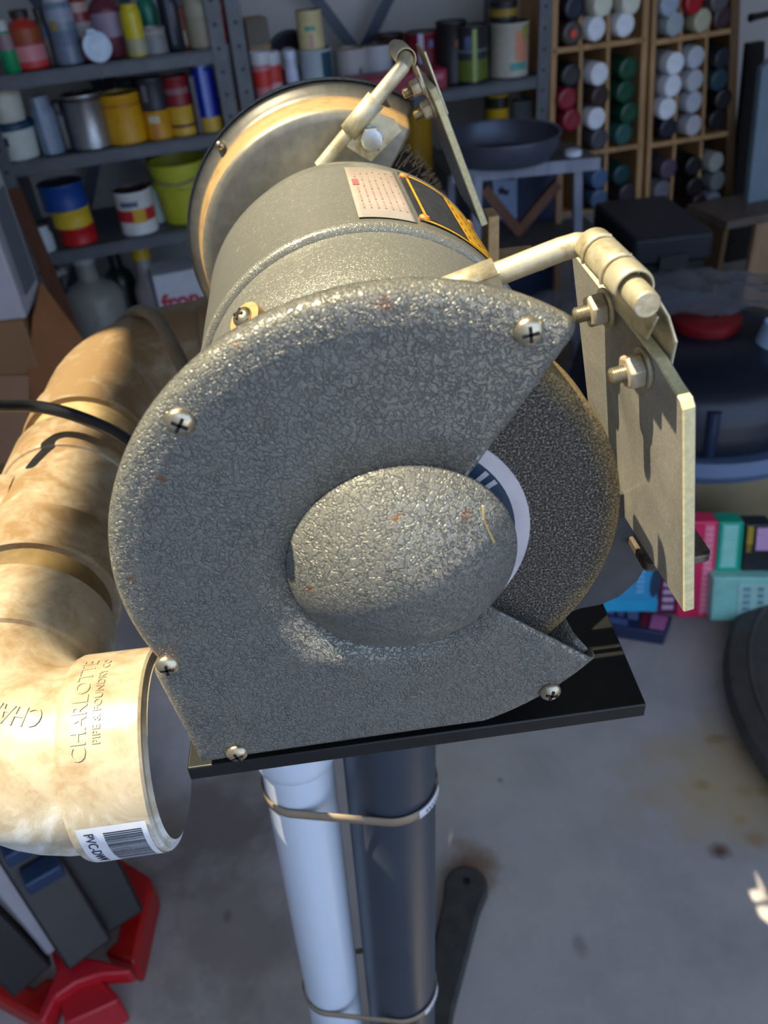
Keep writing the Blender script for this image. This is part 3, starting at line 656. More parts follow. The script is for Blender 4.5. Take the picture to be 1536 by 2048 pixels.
# raised maker's lettering
def hub_map(a0, x0):            # text runs round the front hub, letters stand towards the opening
    return lambda u, v, w: V((x0 + v, YO - math.sin(a0+u/.0506)*(.0505+w)*-1*-1, PZ + math.cos(a0+u/.0506)*(.0505+w)))
def hub_text(body, size, a_start, x0, depth=.0008):
    # angle measured from straight up, towards the viewer (-y); text reads from low to high
    return text_mb(body, size, lambda u, v, w: V((x0 - v*-1*-1, YO - math.sin(a_start-u/.0506)*(.0503+w), PZ + math.cos(a_start-u/.0506)*(.0503+w))), depth)
part(hub_text('CHARLOTTE', .0100, .74, XE-.0245, .0006), 'raised_lettering', M_pvc, dp, elbow, smooth=False)
part(hub_text('PIPE & FOUNDRY CO', .0052, .60, XE-.0180, .0005), 'raised_lettering', M_pvc, dp, elbow, smooth=False)
def bend_text(body, size, phi0, el0, depth=.0008):
    # on the elbow's bend: phi runs along the bend, el round the tube from straight up towards the outside of the bend
    def fn(u, v, w):
        t = phi0 + u/.085; e = el0 + v/.0468; rr = .0468+w
        cc = V((hx - RB*math.sin(t), hy - RB*math.cos(t), PZ)); o = V((-math.sin(t), -math.cos(t), 0))
        return cc + o*(rr*math.sin(e)) + V((0, 0, rr*math.cos(e)))
    return text_mb(body, size, fn, depth)
part(bend_text('CHARLOTTE', .0135, .14, .16, .0006), 'raised_lettering', M_pvc, dp, elbow, smooth=False)
# printed bar code label low on the hub
lab = MB()
def hb_(a, x, w=.0): return V((x, YO - math.sin(a)*(.0507+w), PZ + math.cos(a)*(.0507+w)))
n0 = 10
for i in range(n0):
    t0, t1 = 1.36+1.0*i/n0, 1.36+1.0*(i+1)/n0; lab.add([hb_(t0, XE-.0345), hb_(t0, XE-.0030), hb_(t1, XE-.0030), hb_(t1, XE-.0345)], [(0, 1, 2, 3)])
lb_o = part(lab, 'barcode_label', plain((226, 228, 236), .4), dp, elbow)
bar = MB(); random.seed(5); t = 1.44
while t < 2.25:
    wd = random.choice((.006, .010, .016)); bar.add([hb_(t, XE-.0230, .0001), hb_(t, XE-.0055, .0001), hb_(t+wd, XE-.0055, .0001), hb_(t+wd, XE-.0230, .0001)], [(0, 1, 2, 3)]); t += wd+random.choice((.007, .011))
part(bar, 'bar_print', plain((60, 62, 72), .5), dp, elbow, kind='stuff', smooth=False)
part(text_mb('PVC-DWV', .0062, lambda u, v, w: V((XE-.0315+v, YO - math.sin(1.42+u/.0507)*(.0508+w), PZ + math.cos(1.42+u/.0507)*(.0508+w))), .0002), 'label_lettering', plain((50, 54, 70), .5), dp, elbow, smooth=False)

# ---- cords
cv = MB(); pts = [aty(-60, 806, .26), aty(0, 812, .275), aty(60, 812, .29), aty(120, 822, .292), aty(180, 842, .285), aty(235, 868, .27), aty(280, 905, .25), aty(320, 960, .22)]
def smooth_path(pts, k=5):
    out = []
    for i in range(len(pts)-1):
        p0, p1, p2, p3 = pts[max(i-1, 0)], pts[i], pts[i+1], pts[min(i+2, len(pts)-1)]
        for j in range(k):
            t = j/k; out.append(0.5*((2*p1)+(p2-p0)*t+(2*p0-5*p1+4*p2-p3)*t*t+(3*p1-p0-3*p2+p3)*t**3))
    return out+[pts[-1]]
M_cord = plain((28, 29, 32), .42, 0, .15, 40)
solo(cv.tube(smooth_path(pts), .0044, 12), 'power_cord', M_cord, 'black cord crossing over the white dust pipe', 'cord', pts[0])
cv = MB(); pts = [aty(190, 720, .70), aty(228, 664, .65), aty(258, 632, .54), aty(286, 622, .48), aty(315, 640, .445), aty(345, 690, .405), aty(372, 748, .37), aty(404, 820, .33)]
solo(cv.tube(smooth_path(pts), .0056, 12), 'power_cord', plain((122, 108, 86), .6, 0, .15, 40), 'thick brown cord arching behind the rear pipe elbow', 'cord', pts[0])
cv = MB(); pts = [atz(150, 1245, -.30), atz(185, 1214, -.30), atz(215, 1196, -.30), atz(250, 1172, -.30), atz(330, 1130, -.28)]
solo(cv.tube(smooth_path(pts), .0060, 12), 'power_cord', plain((104, 90, 76), .6, 0, .15, 40), 'brown cord hanging low behind the dust pipe coupling', 'cord', pts[0])

# ================================================================ shelving units along the back wall
Z1, Z2, Z3, Z4 = -.069, -.254, -.476, -.800
ZC1, ZC2, ZC3 = -.232, -.470, -.780
M_shelf = plain((92, 96, 102), .5, .35, .14, 24); M_cans = {}
def shelf_unit(s0, s1, zs, top, label, brace=True, depth=.36):
    r = thing('shelving_unit', W((s0+s1)/2, depth/2, FZ), label, 'shelf', 'grey steel shelving units')
    for s in (s0, s1):
        sg = 1 if s == s0 else -1
        for t in (0.0, depth):
            p = MB(); u = WE*sg; v = WN*(1 if t == 0 else -1); o = W(s, t, FZ)
            p.prism([o, o+u*.036, o+u*.036+v*.002, o+u*.002+v*.002, o+u*.002+v*.036, o+v*.036], (0, 0, top-FZ)); po_ = part(p, 'post', M_shelf, r, smooth=False)
            if t == 0:
                for k in range(int((top-max(FZ, -.6))/.05)):
                    h = MB(); z = max(FZ, -.6)+.03+.05*k; h.lathe([(.0045, 0), (.0045, .0006)], o+u*.019+V((0, 0, z-FZ))-v*.0007, v, 8); part(h, 'slot', M_dark, r, po_)
    for z in zs:
        p = MB(); c = W((s0+s1)/2, depth/2, z); p.box(c+V((0, 0, -.004)), (s1-s0-.008, depth-.008, .004), RW)
        p.box(W((s0+s1)/2, .006, z-.015), (s1-s0-.008, .004, .030), RW); p.box(W((s0+s1)/2, depth-.006, z-.015), (s1-s0-.008, .004, .030), RW); part(p, 'shelf', M_shelf, r)
    if brace:
        for sg in (0, 1):
            p = MB(); a, b_ = (s0+.03, s1-.03) if sg == 0 else (s1-.03, s0+.03)
            q0, q1 = W(a, depth+.004+.004*sg, zs[-1]+.05), W(b_, depth+.004+.004*sg, top-.05); d = (q1-q0).normalized(); n_ = d.cross(WN)
            p.prism([q0-n_*.016, q0+n_*.016, q1+n_*.016, q1-n_*.016], WN*.002); part(p, 'brace', plain((66, 74, 88), .5, .3, .1, 20), r, smooth=False)
    return r
shelf_unit(-.640, -.046, (Z1, Z2, Z3, Z4), .42, 'grey steel shelving unit at the left, full of cans and bottles')
shelf_unit(-.034, .822, (ZC1, ZC2, ZC3), .42, 'grey steel shelving unit in the middle, behind the grinder')

M_metal = brushed('tin plate', (176, 176, 178), .35, None, .85)
def cm(c, rough=.45, metal=0.0): return plain(tuple(c), rough, metal, .08, 40)
def place(px, py0, py1, wpx, t, zbase=None):
    """stand something on a shelf: px = middle column, py0/py1 = foot and top rows, wpx = width; t = distance behind the front of the shelf"""
    s, zb, k = wl(px, py0, t); r = wpx*k/(2*FPX); s, zt, k = wl(px, (py0+py1)/2, t)
    zt = wl(px, py1, t)[1]
    z0 = zb if zbase is None else zbase
    return W(s, t+r, z0), r, max(.02, zt-z0)
def band(mb, r, h0, h1, P, n=28, mi=0): mb.lathe([(r-.0005, h0), (r, h0), (r, h1), (r-.0005, h1)], P, (0, 0, 1), n, False, False, mi); return mb
def blot(root, parent, P, r, h0, h1, col, a0=-2.2, a1=-1.0, name='print_sheen_patch'):
    """a patch of print or painted sheen wrapped on the front of a round can"""
    m = MB(); n = 8; rr = r+.0009
    m.rings([[P + V((rr*math.cos(a0+(a1-a0)*i/n), rr*math.sin(a0+(a1-a0)*i/n), h)) for i in range(n+1)] for h in (h0, h1)], closed=False)
    return part(m, name, cm(col), root, parent)
def paint_can(P, r, h, body, label, bands=(), lid=(150, 150, 150), blots=(), cat='can', name='paint_can', group='cans on the shelves'):
    c = thing(name, P, label, cat, group); m = MB()
    m.lathe([(r*.97, 0), (r, .002), (r, .005), (r*.975, .007), (r*.975, h-.007), (r, h-.005), (r, h-.002), (r*.98, h)], P, (0, 0, 1), 32, True, False); b_ = part(m, 'can_body', M_metal if body is None else cm(body), c)
    m = MB(); m.lathe([(r*.98, h-.0004), (r*.93, h), (r*.90, h-.005), (r*.80, h-.006), (r*.76, h-.0035), (0, h-.0035)], P, (0, 0, 1), 32, False, True); part(m, 'lid', cm(lid, .4, .4), c)
    for h0, h1, col in bands:
        m = MB(); band(m, r*.982, h*h0, h*h1, P); part(m, 'label_band', cm(col), c, b_)
    for h0, h1, a0, a1, col in blots: blot(c, b_, P, r*.985, h*h0, h*h1, col, a0, a1)
    return c
def spray_can(P, r, h, body, cap, label, bands=(), blots=(), group='cans on the shelves', cap_h=.2):
    c = thing('spray_can', P, label, 'spray can', group); m = MB(); hb_ = h*(1-cap_h)
    m.lathe([(r*.9, 0), (r, .003), (r, hb_-.012), (r*.96, hb_-.006), (r*.80, hb_+.002)], P, (0, 0, 1), 26); b_ = part(m, 'can_body', cm(body, .3), c)
    m = MB(); m.lathe([(r*.84, hb_), (r*.84, h-.004), (r*.78, h)], P, (0, 0, 1), 24, False, True); part(m, 'cap', cm(cap, .4), c)
    for h0, h1, col in bands:
        m = MB(); band(m, r*1.006, h*h0, h*h1, P); part(m, 'label_band', cm(col), c, b_)
    for h0, h1, a0, a1, col in blots: blot(c, b_, P, r*1.01, h*h0, h*h1, col, a0, a1)
    return c
def bottle(P, r, h, body, cap, label, bands=(), blots=(), neck=.45, sh=.72, name='bottle', cat='bottle', group='bottles on the shelves', hexs=28):
    c = thing(name, P, label, cat, group); m = MB(); rn = r*neck
    m.lathe([(r*.92, 0), (r, .004), (r, h*sh*.92), (r*.96, h*sh*.97), (r*.80, h*(sh+.05)), (rn*1.1, h*(sh+.12)), (rn, h*.90)], P, (0, 0, 1), hexs); b_ = part(m, 'bottle_body', cm(body, .35), c)
    m = MB(); m.lathe([(rn*1.22, h*.87), (rn*1.22, h*.985), (rn*1.1, h)], P, (0, 0, 1), 18); part(m, 'cap', cm(cap), c)
    for h0, h1, col in bands:
        m = MB(); band(m, r*1.006, h*h0, h*h1, P); part(m, 'label_band', cm(col), c, b_)
    for h0, h1, a0, a1, col in blots: blot(c, b_, P, r*1.01, h*h0, h*h1, col, a0, a1)
    return c
def tub(P, r, h, body, lid, label, bands=(), blots=(), taper=.88, cat='tub', group='cans on the shelves', name='plastic_tub'):
    c = thing(name, P, label, cat, group); m = MB()
    m.lathe([(r*taper*.97, 0), (r*taper, .003), (r*.98, h*.84), (r*.96, h*.86)], P, (0, 0, 1), 32, True, False); b_ = part(m, 'tub_body', cm(body), c)
    m = MB(); m.lathe([(r*.97, h*.80), (r, h*.82), (r, h*.97), (r*.95, h), (r*.88, h-.003), (0, h-.003)], P, (0, 0, 1), 32, False, True); part(m, 'lid', cm(lid), c)
    for h0, h1, col in bands:
        m = MB(); ra = r*(taper+(.98-taper)*h0/.84)+.001; rb_ = r*(taper+(.98-taper)*h1/.84)+.001
        m.lathe([(ra-.001, h*h0), (ra, h*h0), (rb_, h*h1), (rb_-.001, h*h1)], P, (0, 0, 1), 32, False, False); part(m, 'label_band', cm(col), c, b_)
    for h0, h1, a0, a1, col in blots: blot(c, b_, P, r*.97, h*h0, h*h1, col, a0, a1)
    return c
def carton(P, sx, sy, h, col, label, strips=(), cat='box', name='carton', group=None, rot=None, lean=0):
    c = thing(name, P, label, cat, group); R = rot or RW; m = MB(); m.box(P+V((0, 0, h/2)), (sx, sy, h), R); b_ = part(m, 'box_body', cm(col, .6), c, bevel=.0015)
    for (u0, u1, h0, h1, cc) in strips:
        m = MB(); o = P + R @ V(((u0+u1-1)/2*sx, -sy/2-.0006, h*(h0+h1)/2)); m.box(o, (sx*(u1-u0), .0010, h*(h1-h0)), R); part(m, 'printed_panel', cm(cc, .6), c, b_)
    return c
FRONT = (-2.3, -1.0)
# ---- left unit, top shelf
Zt = Z1
def PL(px, py0, py1, wpx, t, z): return place(px, py0, py1, wpx, t, z)
P, r, h = PL(10, 140, 40, 34, .02, Z1); spray_can(P, r, h, (30, 150, 96), (190, 190, 190), 'green spray can cut by the left picture edge on the upper left shelf', [(.45, .75, (150, 120, 130))])
P, r, h = PL(50, 138, 20, 66, .02, Z1); bottle(P, r, h, (176, 52, 40), (46, 34, 34), 'red and orange bottle with a pale pink label on the upper left shelf', [(.06, .16, (196, 60, 60)), (.16, .42, (206, 130, 136)), (.42, .52, (150, 60, 46)), (.52, .70, (150, 72, 34))])
P, r, h = PL(88, 132, 15, 30, .05, Z1); bottle(P, r, h, (60, 52, 48), (40, 36, 30), 'narrow dark brown bottle between the red bottle and the grey blue can', [(.5, .7, (28, 40, 66))])
P, r, h = PL(122, 127, -30, 56, .03, Z1); spray_can(P, r, h, (112, 126, 146), (170, 174, 184), 'tall grey blue spray can left of the white lid', [(.25, .45, (96, 112, 136)), (.55, .72, (146, 156, 176))], [(.45, .58, -2.2, -1.6, (150, 134, 84))])
P, r, h = PL(158, 122, -40, 46, .06, Z1); spray_can(P, r, h, (120, 34, 38), (170, 160, 160), 'dark red spray can with a grey band behind the white lid', [(.3, .5, (150, 140, 142)), (.62, .74, (180, 150, 140))])
P, r, h = PL(215, 112, -30, 64, .05, Z1); bottle(P, r, h, (98, 42, 58), (170, 160, 186), 'purple bottle with pale lettering right of the white lid', [(.30, .64, (150, 130, 152))], [(.12, .26, -2.2, -1.4, (140, 80, 92))])
P, r, h = PL(246, 112, 5, 22, .06, Z1); bottle(P, r, h, (150, 134, 48), (90, 70, 50), 'slim olive bottle close behind the yellow can', [(.2, .45, (110, 96, 84))])
P, r, h = PL(268, 110, 8, 40, .02, Z1); spray_can(P, r, h, (206, 186, 30), (200, 182, 36), 'bright yellow spray can on the upper left shelf', [(.05, .36, (170, 166, 130))], cap_h=.08)
P, r, h = PL(298, 100, -30, 40, .09, Z1); bottle(P, r, h, (24, 110, 90), (20, 70, 60), 'green bottle behind the small grey jar')
P, r, h = PL(310, 106, 56, 52, .02, Z1); paint_can(P, r, h, (132, 134, 136), 'small grey jar with a pale lid on the upper left shelf', [(.75, .95, (156, 150, 142))], lid=(160, 152, 142), name='jar', cat='jar')
P, r, h = PL(316, 90, -40, 40, .12, Z1); bottle(P, r, h, (34, 34, 60), (180, 184, 200), 'navy bottle with a pale stripe standing behind the grey jar', [], [(.3, .95, -1.7, -1.3, (176, 184, 206))])
P, r, h = PL(345, 102, -30, 34, .04, Z1); spray_can(P, r, h, (44, 48, 58), (34, 36, 40), 'black spray can with a painted grey sheen right of the grey jar', [], [(.1, .9, -1.9, -1.5, (92, 100, 116))])  # the grey blot is a sheen painted on as colour
P, r, h = PL(366, 98, 15, 40, .06, Z1); paint_can(P, r, h, (138, 60, 34), 'rust brown tin behind the cream bottle', [(.1, .45, (166, 146, 114))], lid=(30, 30, 34))
P, r, h = PL(405, 95, -25, 64, .02, Z1); bottle(P, r, h, (166, 160, 140), (150, 140, 120), 'cream coloured jug bottle near the right end of the upper left shelf', [(.05, .55, (158, 150, 128))], sh=.8)
P, r, h = PL(449, 88, -20, 36, .05, Z1); spray_can(P, r, h, (186, 26, 30), (200, 60, 70), 'red spray can at the right end of the upper left shelf', [(.66, .80, (206, 110, 116))])
# white lid leaning at the shelf front
s, z, k = wl(195, 95, -.0); lidP = W(s, .012, z); r = 57*k/(2*FPX)
ld = MB(); ax = (WN*-1 + V((-.05, 0, .26))).normalized(); ld.lathe([(r, -.004), (r, .002), (r*.93, .005), (r*.80, .005), (r*.76, .0025), (r*.60, .0025), (r*.55, .0040), (0, .0040)], lidP, ax, 40)
lt = thing('plastic_disc', V((lidP.x, lidP.y, Z1)), 'round white plastic lid leaning up at the front of the upper left shelf', 'plastic disc'); part(ld, 'lid_disc', plain((206, 222, 246), .3), lt)
tb2 = MB(); tb2.box(lidP+V((-.006, -.004, r*.98)), (.020, .005, .010)); part(tb2, 'lid_tab', plain((206, 222, 246), .3), lt, bevel=.002)
# ---- left unit, middle shelf
P, r, h = PL(28, 320, 248, 88, .02, Z2); low = tub(P, r, h, (206, 208, 198), (20, 64, 92), 'lower of two white tubs, with a blue rim, on the middle left shelf', [(.0, .8, (206, 210, 202))], [(.25, .6, -2.1, -1.7, (186, 140, 140)), (.42, .66, -1.8, -1.6, (40, 70, 110))])
P2 = V((P.x, P.y, P.z+h)); h2 = .075; tub(P2, r*.86, h2, (204, 204, 190), (186, 176, 150), 'upper white tub stacked on the blue rimmed tub')
P, r, h = PL(92, 310, 192, 44, .03, Z2); spray_can(P, r, h, (120, 136, 156), (120, 130, 146), 'slim silver blue spray can beside the white tubs', [], [(.02, .98, -1.75, -1.35, (160, 176, 200))])
P, r, h = PL(122, 306, 205, 44, .06, Z2); spray_can(P, r, h, (48, 50, 52), (24, 24, 26), 'black spray can between the slim silver can and the bare tin')
P, r, h = PL(175, 300, 190, 80, .02, Z2); paint_can(P, r, h, None, 'bare silver tin with a dark brown lid on the middle left shelf', [(.88, .99, (64, 50, 44))], lid=(58, 46, 40))
P, r, h = PL(250, 292, 190, 84, .02, Z2); paint_can(P, r, h, (206, 150, 12), 'large yellow paint can with an orange ring on the middle left shelf', [(.76, .82, (176, 104, 20))], lid=(170, 140, 60))
P, r, h = PL(268, 272, 160, 52, .14, Z2); paint_can(P, r, h, (36, 62, 62), 'dark teal tin behind the large yellow can', lid=(50, 70, 70))
P, r, h = PL(320, 284, 222, 56, .02, Z2); paint_can(P, r, h, (200, 142, 14), 'small yellow can carrying a black canister', [], lid=(140, 120, 70), blots=[(.6, .85, -2.1, -1.3, (200, 190, 160)), (.05, .55, -1.8, -1.5, (206, 130, 80))])
P2 = V((P.x, P.y, P.z+h)); paint_can(P2, r*.96, .072, (46, 48, 56), 'black canister stacked on the small yellow can', [], lid=(30, 32, 34), blots=[(.3, .8, -2.2, -1.8, (110, 110, 120))])
P, r, h = PL(368, 276, 213, 54, .02, Z2); paint_can(P, r, h, (206, 164, 52), 'yellow can with a brown stripe carrying a red tin', [(.30, .40, (86, 44, 40))], lid=(150, 130, 90))
P2 = V((P.x, P.y, P.z+h)); paint_can(P2, r*1.0, .066, (128, 26, 34), 'dark red tin stacked on the striped yellow can', [(.42, .62, (140, 96, 104))], lid=(70, 40, 40))
P, r, h = PL(416, 266, 124, 46, .02, Z2); spray_can(P, r, h, (16, 40, 150), (120, 124, 136), 'tall royal blue spray can with a yellow foot', [(.0, .22, (206, 166, 60))], [(.22, .98, -1.75, -1.38, (130, 150, 220))], cap_h=.07)
P, r, h = PL(392, 272, 150, 12, .03, Z2); carton(P, .012, .03, h, (92, 90, 96), 'thin grey metal strip standing beside the blue spray can', name='metal_strip', cat='strip')
P, r, h = PL(461, 262, 200, 42, .06, Z2); paint_can(P, r, h, (206, 170, 60), 'yellow can half hidden behind the rear wheel guard', [(.1, .24, (150, 84, 44))], lid=(120, 130, 120))
# ---- left unit, lower shelf
P, r, h = PL(94, 516, 488, 36, .01, Z3); bottle(P, r, max(h, .075), (190, 200, 206), (22, 30, 34), 'little white bottle with a black cap at the left end of the lower shelf', neck=.7, sh=.6)
P, r, h = PL(160, 500, 470, 72, .02, Z3); hh = .045
paint_can(P, r, hh, (190, 22, 26), 'red tin at the bottom of the three tin stack', lid=(150, 30, 30))
paint_can(P+V((-.004, 0, hh)), r*1.06, .046, (214, 180, 44), 'yellow tin in the middle of the three tin stack', lid=(170, 150, 60))
paint_can(P+V((-.010, 0, hh+.046)), r*1.22, .062, (18, 66, 140), 'blue tin on top of the three tin stack', lid=(62, 64, 72))
P, r, h = PL(275, 476, 385, 74, .02, Z3); paint_can(P, r, h, (216, 214, 212), 'white can with a red and yellow band on the lower left shelf', [(.32, .60, (192, 46, 50))], lid=(70, 48, 42), blots=[(.30, .62, -1.6, -.9, (212, 164, 40)), (.68, .80, -2.2, -1.2, (90, 100, 120))])
P, r, h = PL(310, 455, 370, 50, .10, Z3); paint_can(P, r, h, (150, 166, 160), 'pale green tin behind the red banded can', lid=(120, 90, 70))
P, r, h = PL(372, 452, 330, 118, .03, Z3)
bk = thing('bucket', P, 'yellow green bucket at the right end of the lower left shelf', 'bucket'); m = MB(); m.lathe([(r*.78, 0), (r*.80, .004), (r*.98, h*.97), (r*1.02, h*.97), (r*1.02, h), (r*.94, h), (r*.76, .01), (0, .01)], P, (0, 0, 1), 36, True, True); part(m, 'bucket_body', cm((186, 186, 50)), bk)
m = MB(); m.lathe([(r*.985, h*.60), (r*1.0, h*.62), (r*1.0, h*.66), (r*.985, h*.68)], P, (0, 0, 1), 36, False, False); part(m, 'bucket_rib', cm((170, 170, 44)), bk)
m = MB(); m.tube(smooth_path([P+V((-r*1.02, 0, h*.86)), P+V((-r*.7, -r*.8, h*.78)), P+V((0, -r*1.10, h*.72)), P+V((r*.7, -r*.8, h*.78)), P+V((r*1.02, 0, h*.86))]), .002, 6); part(m, 'bail_handle', M_metal, bk)
# ---- left unit, bottom
P, r, h = PL(195, 720, 535, 112, .04, Z4); h = .29
jg = bottle(P, r, h, (142, 142, 134), (178, 176, 180), 'cloudy plastic gallon jug with a white cap under the left shelves', neck=.32, sh=.58, name='jug', cat='jug')
m = MB(); m.tube(smooth_path([P+V((-r*.55, -r*.5, h*.86)), P+V((-r*.98, -r*.5, h*.80)), P+V((-r*1.05, -r*.5, h*.62)), P+V((-r*.9, -r*.4, h*.5))]), .009, 10); part(m, 'jug_handle', cm((168, 166, 168)), jg)
P, r, h = PL(302, 660, 515, 60, .10, Z4); bottle(P, r, .262, (150, 140, 140), (196, 160, 20), 'pale bottle with a yellow flip cap beside the gallon jug', [(.02, .12, (120, 130, 40))], neck=.5, sh=.55)
P, r, h = PL(250, 660, 540, 60, .20, Z4); bottle(P, r, .255, (26, 34, 30), (20, 20, 22), 'black green bottle between the jug and the yellow capped bottle', neck=.4, sh=.6)
P, r, h = PL(372, 640, 560, 100, .03, Z4); cr = carton(P, .15, .12, .205, (206, 206, 214), 'white carton with red lettering under the left shelves', group='cartons')
m = text_mb('fron', .062, lambda u, v, w: P + RW @ V((-.066+u, -.0602-w, .105+v)), .0008, bold=.0025); part(m, 'red_lettering', cm((186, 40, 60)), cr, smooth=False)
# ---- middle unit, upper visible shelf
Zm = ZC1
P, r, h = PL(525, 165, 105, 40, .02, Zm); tub(P, r, h, (196, 120, 128), (206, 206, 212), 'red and white tub at the left end of the middle unit shelf', [(.45, .7, (206, 56, 46))])
P, r, h = PL(547, 170, 105, 40, .03, Zm); tub(P, r, h, (200, 150, 156), (196, 196, 204), 'pink and white tub second from left on the middle unit shelf', [(.5, .78, (196, 60, 52))])
P, r, h = PL(585, 172, 102, 26, .02, Zm); bottle(P, r, h, (190, 198, 224), (206, 212, 236), 'small white bottle with a red ring on the middle unit shelf', [(.40, .48, (150, 70, 96))], neck=.7)
P, r, h = PL(640, 176, 100, 68, .02, Zm); ca = paint_can(P, r, h, (170, 180, 190), 'white can with a teal side under the cream tin', lid=(90, 90, 90), blots=[(.1, .95, -1.2, -.3, (24, 74, 90))])
P2 = V((P.x-.004, P.y, P.z+h)); paint_can(P2, r*.76, .085, (206, 192, 140), 'cream tin with a teal label stacked on the white can', [(.94, 1.0, (80, 80, 72))], lid=(90, 90, 84), blots=[(.5, .62, -2.0, -1.2, (80, 150, 140)), (.06, .42, -1.7, -1.4, (196, 150, 150))])
s, z, k = wl(525, 103, .07); P = W(s, .10, wl(525, 108, .06)[1]+.0); 
carton(W(wl(524, 100, .06)[0], .12, Zm), .055, .08, wl(524, 36, .08)[1]-Zm, (160, 122, 88), 'tall tan wooden block behind the red tubs', [(0, 1, .72, 1, (96, 88, 78))], name='wooden_block', cat='block')
cw = thing('cable_coil', W(wl(578, 120, .16)[0], .17, Zm), 'coil of black cable standing behind the small white bottle', 'cable'); c0 = W(wl(578, 85, .16)[0], .17, Zm+.095)
for k in range(4):
    m = MB(); m.tube([c0 + V((math.cos(t), .25*math.sin(t)+.01*k, math.sin(t)))*1 * (.062-.009*k) if False else c0 + WE*((.066-.010*k)*math.cos(t)) + WN*(.012*k-.02) + V((0, 0, (.066-.010*k)*math.sin(t)+(-.0)))for t in [2*PI*i/28 for i in range(29)]], .0075, 8, False); part(m, 'cable_loop', plain((38, 38, 48), .5), cw)
m = MB(); m.box(c0+V((0, 0, -.08)), (.06, .05, .035), RW); part(m, 'cable_tie', plain((40, 40, 48), .5), cw)
P, r, h = PL(712, 168, 100, 68, .10, Zm); paint_can(P, r, h, (182, 178, 178), 'left one of two dull white paint cans behind the rear wheel guard', lid=(150, 140, 112), blots=[(.25, .6, -1.15, -1.0, (70, 40, 40))])
P, r, h = PL(765, 160, 92, 58, .10, Zm); paint_can(P, r, h, (186, 188, 196), 'right one of two dull white paint cans behind the rear wheel guard', lid=(60, 50, 44))
P, r, h = PL(790, 150, 70, 60, .23, Zm); paint_can(P, r, h, (60, 40, 36), 'dark brown tin behind the two white paint cans', lid=(50, 40, 36))
sA = wl(690, 165, .01)[0]; sB = wl(893, 165, .01)[0]
tbx = thing('tool_case', W((sA+sB)/2, .07, Zm), 'long crimson case lying at the front of the middle unit shelf', 'case'); m = MB(); m.box(W((sA+sB)/2, .045, Zm+.026), (sB-sA, .09, .052), RW); part(m, 'case_body', plain((150, 34, 58), .45), tbx, bevel=.006)
m = MB(); m.box(W(sB-.03, -.001, Zm+.034), (.03, .004, .012), RW); part(m, 'case_latch', plain((190, 110, 130), .5), tbx)
P, r, h = PL(858, 126, 66, 74, .10, Zm); P.z = Zm; paint_can(P, r, wl(858, 66, .10)[1]-Zm, (116, 24, 36), 'maroon tin with a white drip and blue mark above the crimson case', lid=(60, 50, 50), blots=[(.42, 1.0, -1.95, -1.65, (196, 180, 206)), (.72, .86, -1.35, -1.1, (90, 110, 170))])
P, r, h = PL(915, 168, 44, 62, .05, Zm); paint_can(P, r, h, (30, 28, 30), 'black gallon tin right of the crimson case', lid=(40, 40, 40), blots=[(.6, .72, -1.5, -1.1, (120, 60, 30))])
P, r, h = PL(955, 158, 52, 70, .02, Zm); paint_can(P, r, h, (38, 40, 44), 'black tin with a lime green lower half on the middle unit shelf', [(.02, .42, (96, 110, 34)), (.55, .60, (96, 110, 120))], lid=(46, 46, 46), blots=[(.03, .95, -1.65, -1.40, (150, 170, 90)), (.62, .84, -2.1, -1.7, (80, 90, 130))])
P, r, h = PL(1036, 146, 46, 78, .02, Zm); p3 = paint_can(P, r, h, (186, 180, 166), 'cream tin with an orange and teal picture near the right post', lid=(70, 66, 60), blots=[(.30, .86, -1.5, -.75, (214, 140, 110)), (.68, .95, -1.1, -.6, (150, 160, 80)), (.14, .28, -1.75, -.8, (80, 158, 152))])
P2 = V((P.x-.018, P.y, P.z+h)); tub(P2, r*.72, .050, (36, 36, 36), (30, 30, 32), 'small black tin with a yellow label on top of the cream picture tin', [(.3, .66, (150, 120, 36))], taper=.98)
P, r, h = PL(1010, 160, 30, 40, .2, Zm); bottle(P, r, h, (120, 112, 110), (160, 120, 100), 'grey bottle behind the cream picture tin')
# ---- middle unit, lower visible shelf
P, r, h = PL(1004, 305, 192, 46, .10, ZC2); paint_can(P, r, wl(1004, 190, .1)[1]-ZC2, (214, 170, 20), 'yellow and black can standing behind the grey basin', [(.80, 1.0, (40, 36, 28))], lid=(50, 44, 34))
P, r, h = PL(1052, 305, 205, 42, .10, ZC2); paint_can(P, r, wl(1052, 203, .1)[1]-ZC2, (120, 124, 132), 'grey tin right of the yellow and black can behind the basin', lid=(80, 84, 92))
P, r, h = PL(845, 300, 215, 60, .12, ZC2); paint_can(P, r, wl(845, 210, .1)[1]-ZC2, (196, 150, 30), 'yellow brown can seen between the arm and shield of the rear wheel', lid=(60, 60, 60))
for i, (px, w_, col, nm) in enumerate(((560, 60, (60, 62, 70), 'dark grey tin low behind the rear wheel guard, leftmost'), (650, 70, (140, 60, 50), 'rust red tin low behind the rear wheel guard, middle'), (750, 66, (70, 90, 110), 'blue grey tin low behind the rear wheel guard, rightmost'))):
    P, r, h = PL(px, 310, 240, w_, .08, ZC2); paint_can(P, r, .10, col, nm)

